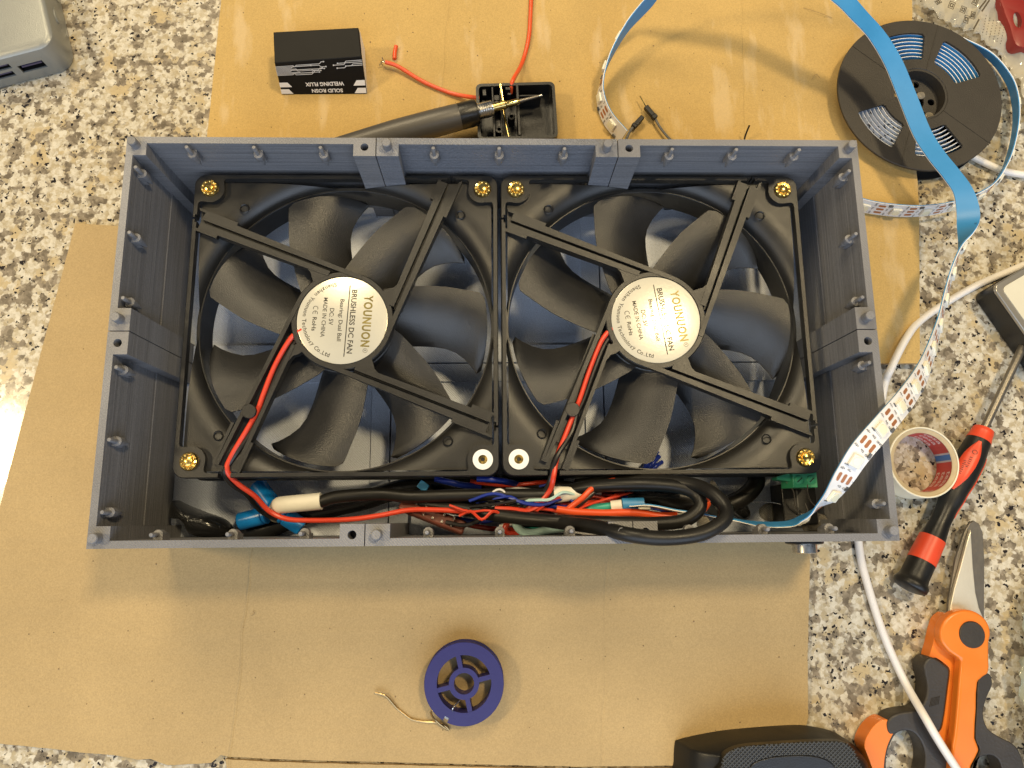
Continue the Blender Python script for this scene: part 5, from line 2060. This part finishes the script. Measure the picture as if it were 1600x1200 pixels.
hx0, hx1 = min(p[0] for p in gc), max(p[0] for p in gc)
hy0, hy1 = min(p[1] for p in gc), max(p[1] for p in gc)
hat = MB()
inn = closed_spline(ct_([(580, 350), (640, 300), (760, 272), (950, 262), (1090, 285), (1170, 350), (1160, 470), (590, 470)], zk), 3)
hcx = (hx0 + hx1) / 2
for sgn in (1, -1):
    k = hx0 - 40
    while k < hx1 + 40:
        # walk along a diagonal and keep the runs that fall on the hatched band
        run = None
        s_ = 0
        while s_ <= 40:
            x = k + sgn * s_ * .75
            y = hy0 + s_ * .66
            ok = inside(x, y, gc) and not inside(x, y, inn)
            if ok and run is None:
                run = (x, y)
            if (not ok or s_ >= 39.5) and run is not None:
                if abs(run[0] - x) > .8:
                    dd = V((x - run[0], y - run[1])).normalized()
                    nn = V((-dd.y, dd.x)) * .13
                    hat.prism([(run[0] + nn.x, run[1] + nn.y), (run[0] - nn.x, run[1] - nn.y), (x - nn.x, y - nn.y), (x + nn.x, y + nn.y)], zk + .55, zk + .95)
                run = None
            s_ += .5
        k += 2.0
h_ = hat.build('grip_ridges', M['hatch'], gpl, angle=0)
h_['kind'] = 'stuff'
MB().prism(inn, zk + .55, zk + 1.2).build('thumb_pad', M['black'], gpl, angle=40, bevel=.4)

# ================================================================== CLEAR PLASTIC BAGS
def crumple(poly_px, zbase, amp, seed, name, m, label, step=3.0):
    rnd_ = random.Random(seed)
    poly = q(poly_px, zbase)
    x0, x1 = min(p[0] for p in poly), max(p[0] for p in poly)
    y0, y1 = min(p[1] for p in poly), max(p[1] for p in poly)
    fac = [(rnd_.uniform(0, math.pi), rnd_.uniform(.10, .55), rnd_.uniform(0, 6), rnd_.uniform(.4, 1)) for _ in range(9)]
    idx = {}
    vs, fs = [], []
    nx_, ny_ = int((x1 - x0) / step) + 1, int((y1 - y0) / step) + 1
    for i in range(nx_ + 1):
        for j in range(ny_ + 1):
            x, y = x0 + i * step, y0 + j * step
            if inside(x, y, poly):
                z = 0
                for a_, fr, ph, w__ in fac:
                    t = (x * math.cos(a_) + y * math.sin(a_)) * fr + ph
                    z += w__ * (1 - abs((t / math.pi) % 2 - 1))
                z = zbase + amp * (z / 4.5) ** 1.6 + rnd_.uniform(-.35, .35)
                idx[i, j] = len(vs)
                vs.append((x + rnd_.uniform(-.7, .7), y + rnd_.uniform(-.7, .7), z))
    for (i, j) in idx:
        if all(k in idx for k in ((i + 1, j), (i + 1, j + 1), (i, j + 1))):
            fs.append((idx[i, j], idx[i + 1, j], idx[i + 1, j + 1], idx[i, j + 1]))
    root = empty(name, (poly[0][0], poly[0][1], 0))
    tag(root, label, 'bag')
    fo_ = MB().add(vs, fs).build('film', M[m], root, angle=22)
    so = fo_.modifiers.new('thick', 'SOLIDIFY')
    so.thickness = .00008
    return root


bag = crumple([(1412, -60), (1432, 20), (1470, 48), (1520, 70), (1560, 95), (1585, 150), (1592, 205), (1700, 240), (1720, -60)], 2.2, 10, 4, 'plastic_bag', 'film', 'clear printed plastic bag behind the black reel', 2.6)
bp_ = MB()
rnd = random.Random(21)


def outline_print(u, v, w_, h_, ang_, z=13.5, wd=.4):
    c_ = P(u, v, z)
    Mx = Matrix.Translation(c_) @ Matrix.Rotation(R(ang_), 4, 'Z')
    for a_, b2 in (((-w_, -h_), (w_, -h_)), ((w_, -h_), (w_, h_)), ((w_, h_), (-w_, h_)), ((-w_, h_), (-w_, -h_))):
        dd = (V(b2) - V(a_)).normalized()
        nn = V((-dd.y, dd.x)) * wd / 2
        bp_.add([Mx @ V((p.x, p.y, 0)) for p in (V(a_) - nn - dd * wd / 2, V(b2) - nn + dd * wd / 2, V(b2) + nn + dd * wd / 2, V(a_) + nn - dd * wd / 2)], [(0, 1, 2, 3)])


for u, v, w_, h_, a_ in ((1466, 3, 1.6, 1.1, 30), (1487, 8, 1.5, 2.2, -25), (1505, 15, 1.4, 2.0, -25), (1520, 24, 1.1, 2.2, -20), (1510, 30, 2.4, 1.2, 70), (1524, 2, 2.4, 1.3, 60)):
    outline_print(u, v, w_, h_, a_)
    outline_print(u, v, w_ * .45, h_ * .45, a_, wd=.55)
for (u0, v0, u1_, v1_) in ((1546, 0, 1534, 18), (1541, 0, 1530, 14), (1530, 30, 1521, 46)):
    p0, p1 = P(u0, v0, 13.5), P(u1_, v1_, 13.5)
    dd = (p1 - p0).normalized()
    nn = V((-dd.y, dd.x, 0)) * .45
    bp_.add([p0 - nn, p1 - nn, p1 + nn, p0 + nn], [(0, 1, 2, 3)])
for k in range(6):                       # lines of small print
    u, v = 1541 + k * 5.6, 38 + k * 3.6
    for j in range(7):
        p0 = P(u - j * .9, v - 14 + j * 4.2, 13.5)
        dd = V((-.25, -1, 0)).normalized() * rnd.uniform(.5, 1.0)
        nn = V((.22, 0, 0))
        bp_.add([p0 - nn, p0 + dd - nn, p0 + dd + nn, p0 + nn], [(0, 1, 2, 3)])
bp_.build('print', M['filmprint'], bag, angle=0)
rp = MB().prism(closed_spline(q([(1562, -30), (1567, 10), (1578, 40), (1586, 66), (1600, 74), (1640, 70), (1650, -30)], 12), 3), 2.4, 12).build('red_cap', M['redpl'], angle=40, bevel=1.2)
tag(rp, 'red plastic piece with an oval hole inside the clear bag', 'plastic part')
cc = P(1590, 31, 12)
cut(rp, [MB().lathe([(1, -6), (1, 30)], Matrix.Translation((cc.x, cc.y, 0)) @ Matrix.Diagonal((2.4, 5.0, 1, 1)), 24)])
crumple([(1600, 905), (1588, 930), (1578, 965), (1580, 1010), (1572, 1040), (1576, 1110), (1588, 1185), (1600, 1230), (1700, 1230), (1700, 905)], 2.0, 13, 12, 'plastic_bag', 'film2', 'crumpled clear plastic film beside the orange scissors', 2.0)

# ================================================================== CRUMBS
cr_ = MB()
rnd = random.Random(3)
for k in range(70):
    if k % 2:
        u, v = rnd.uniform(60, 1240), rnd.uniform(880, 1170)
        z = 3.05
    else:
        u, v = rnd.uniform(360, 1280), rnd.uniform(8, 200)
        z = 3.1
    p = P(u, v, z)
    if P(u, v, z).y > 70 and z < 3.08:
        continue
    r_ = rnd.uniform(.12, .38)
    cr_.lathe([(r_ * .6, 0), (r_, r_ * .5), (r_ * .4, r_)], Matrix.Translation(p), 6)
for pts in ([(395, 955, 3.3), (398, 958, 3.8), (393, 962, 3.3)], [(1255, 12, 3.4), (1280, 20, 4), (1300, 28, 3.4)], [(1268, 125, 3.4), (1275, 116, 4), (1281, 122, 3.4)]):
    cr_.tube(W(pts), .08, 5)
o = cr_.build('crumbs', M['fibre'])
o['kind'] = 'stuff'
tag(o, 'tiny crumbs and lint scattered over both cardboard sheets', 'crumbs')
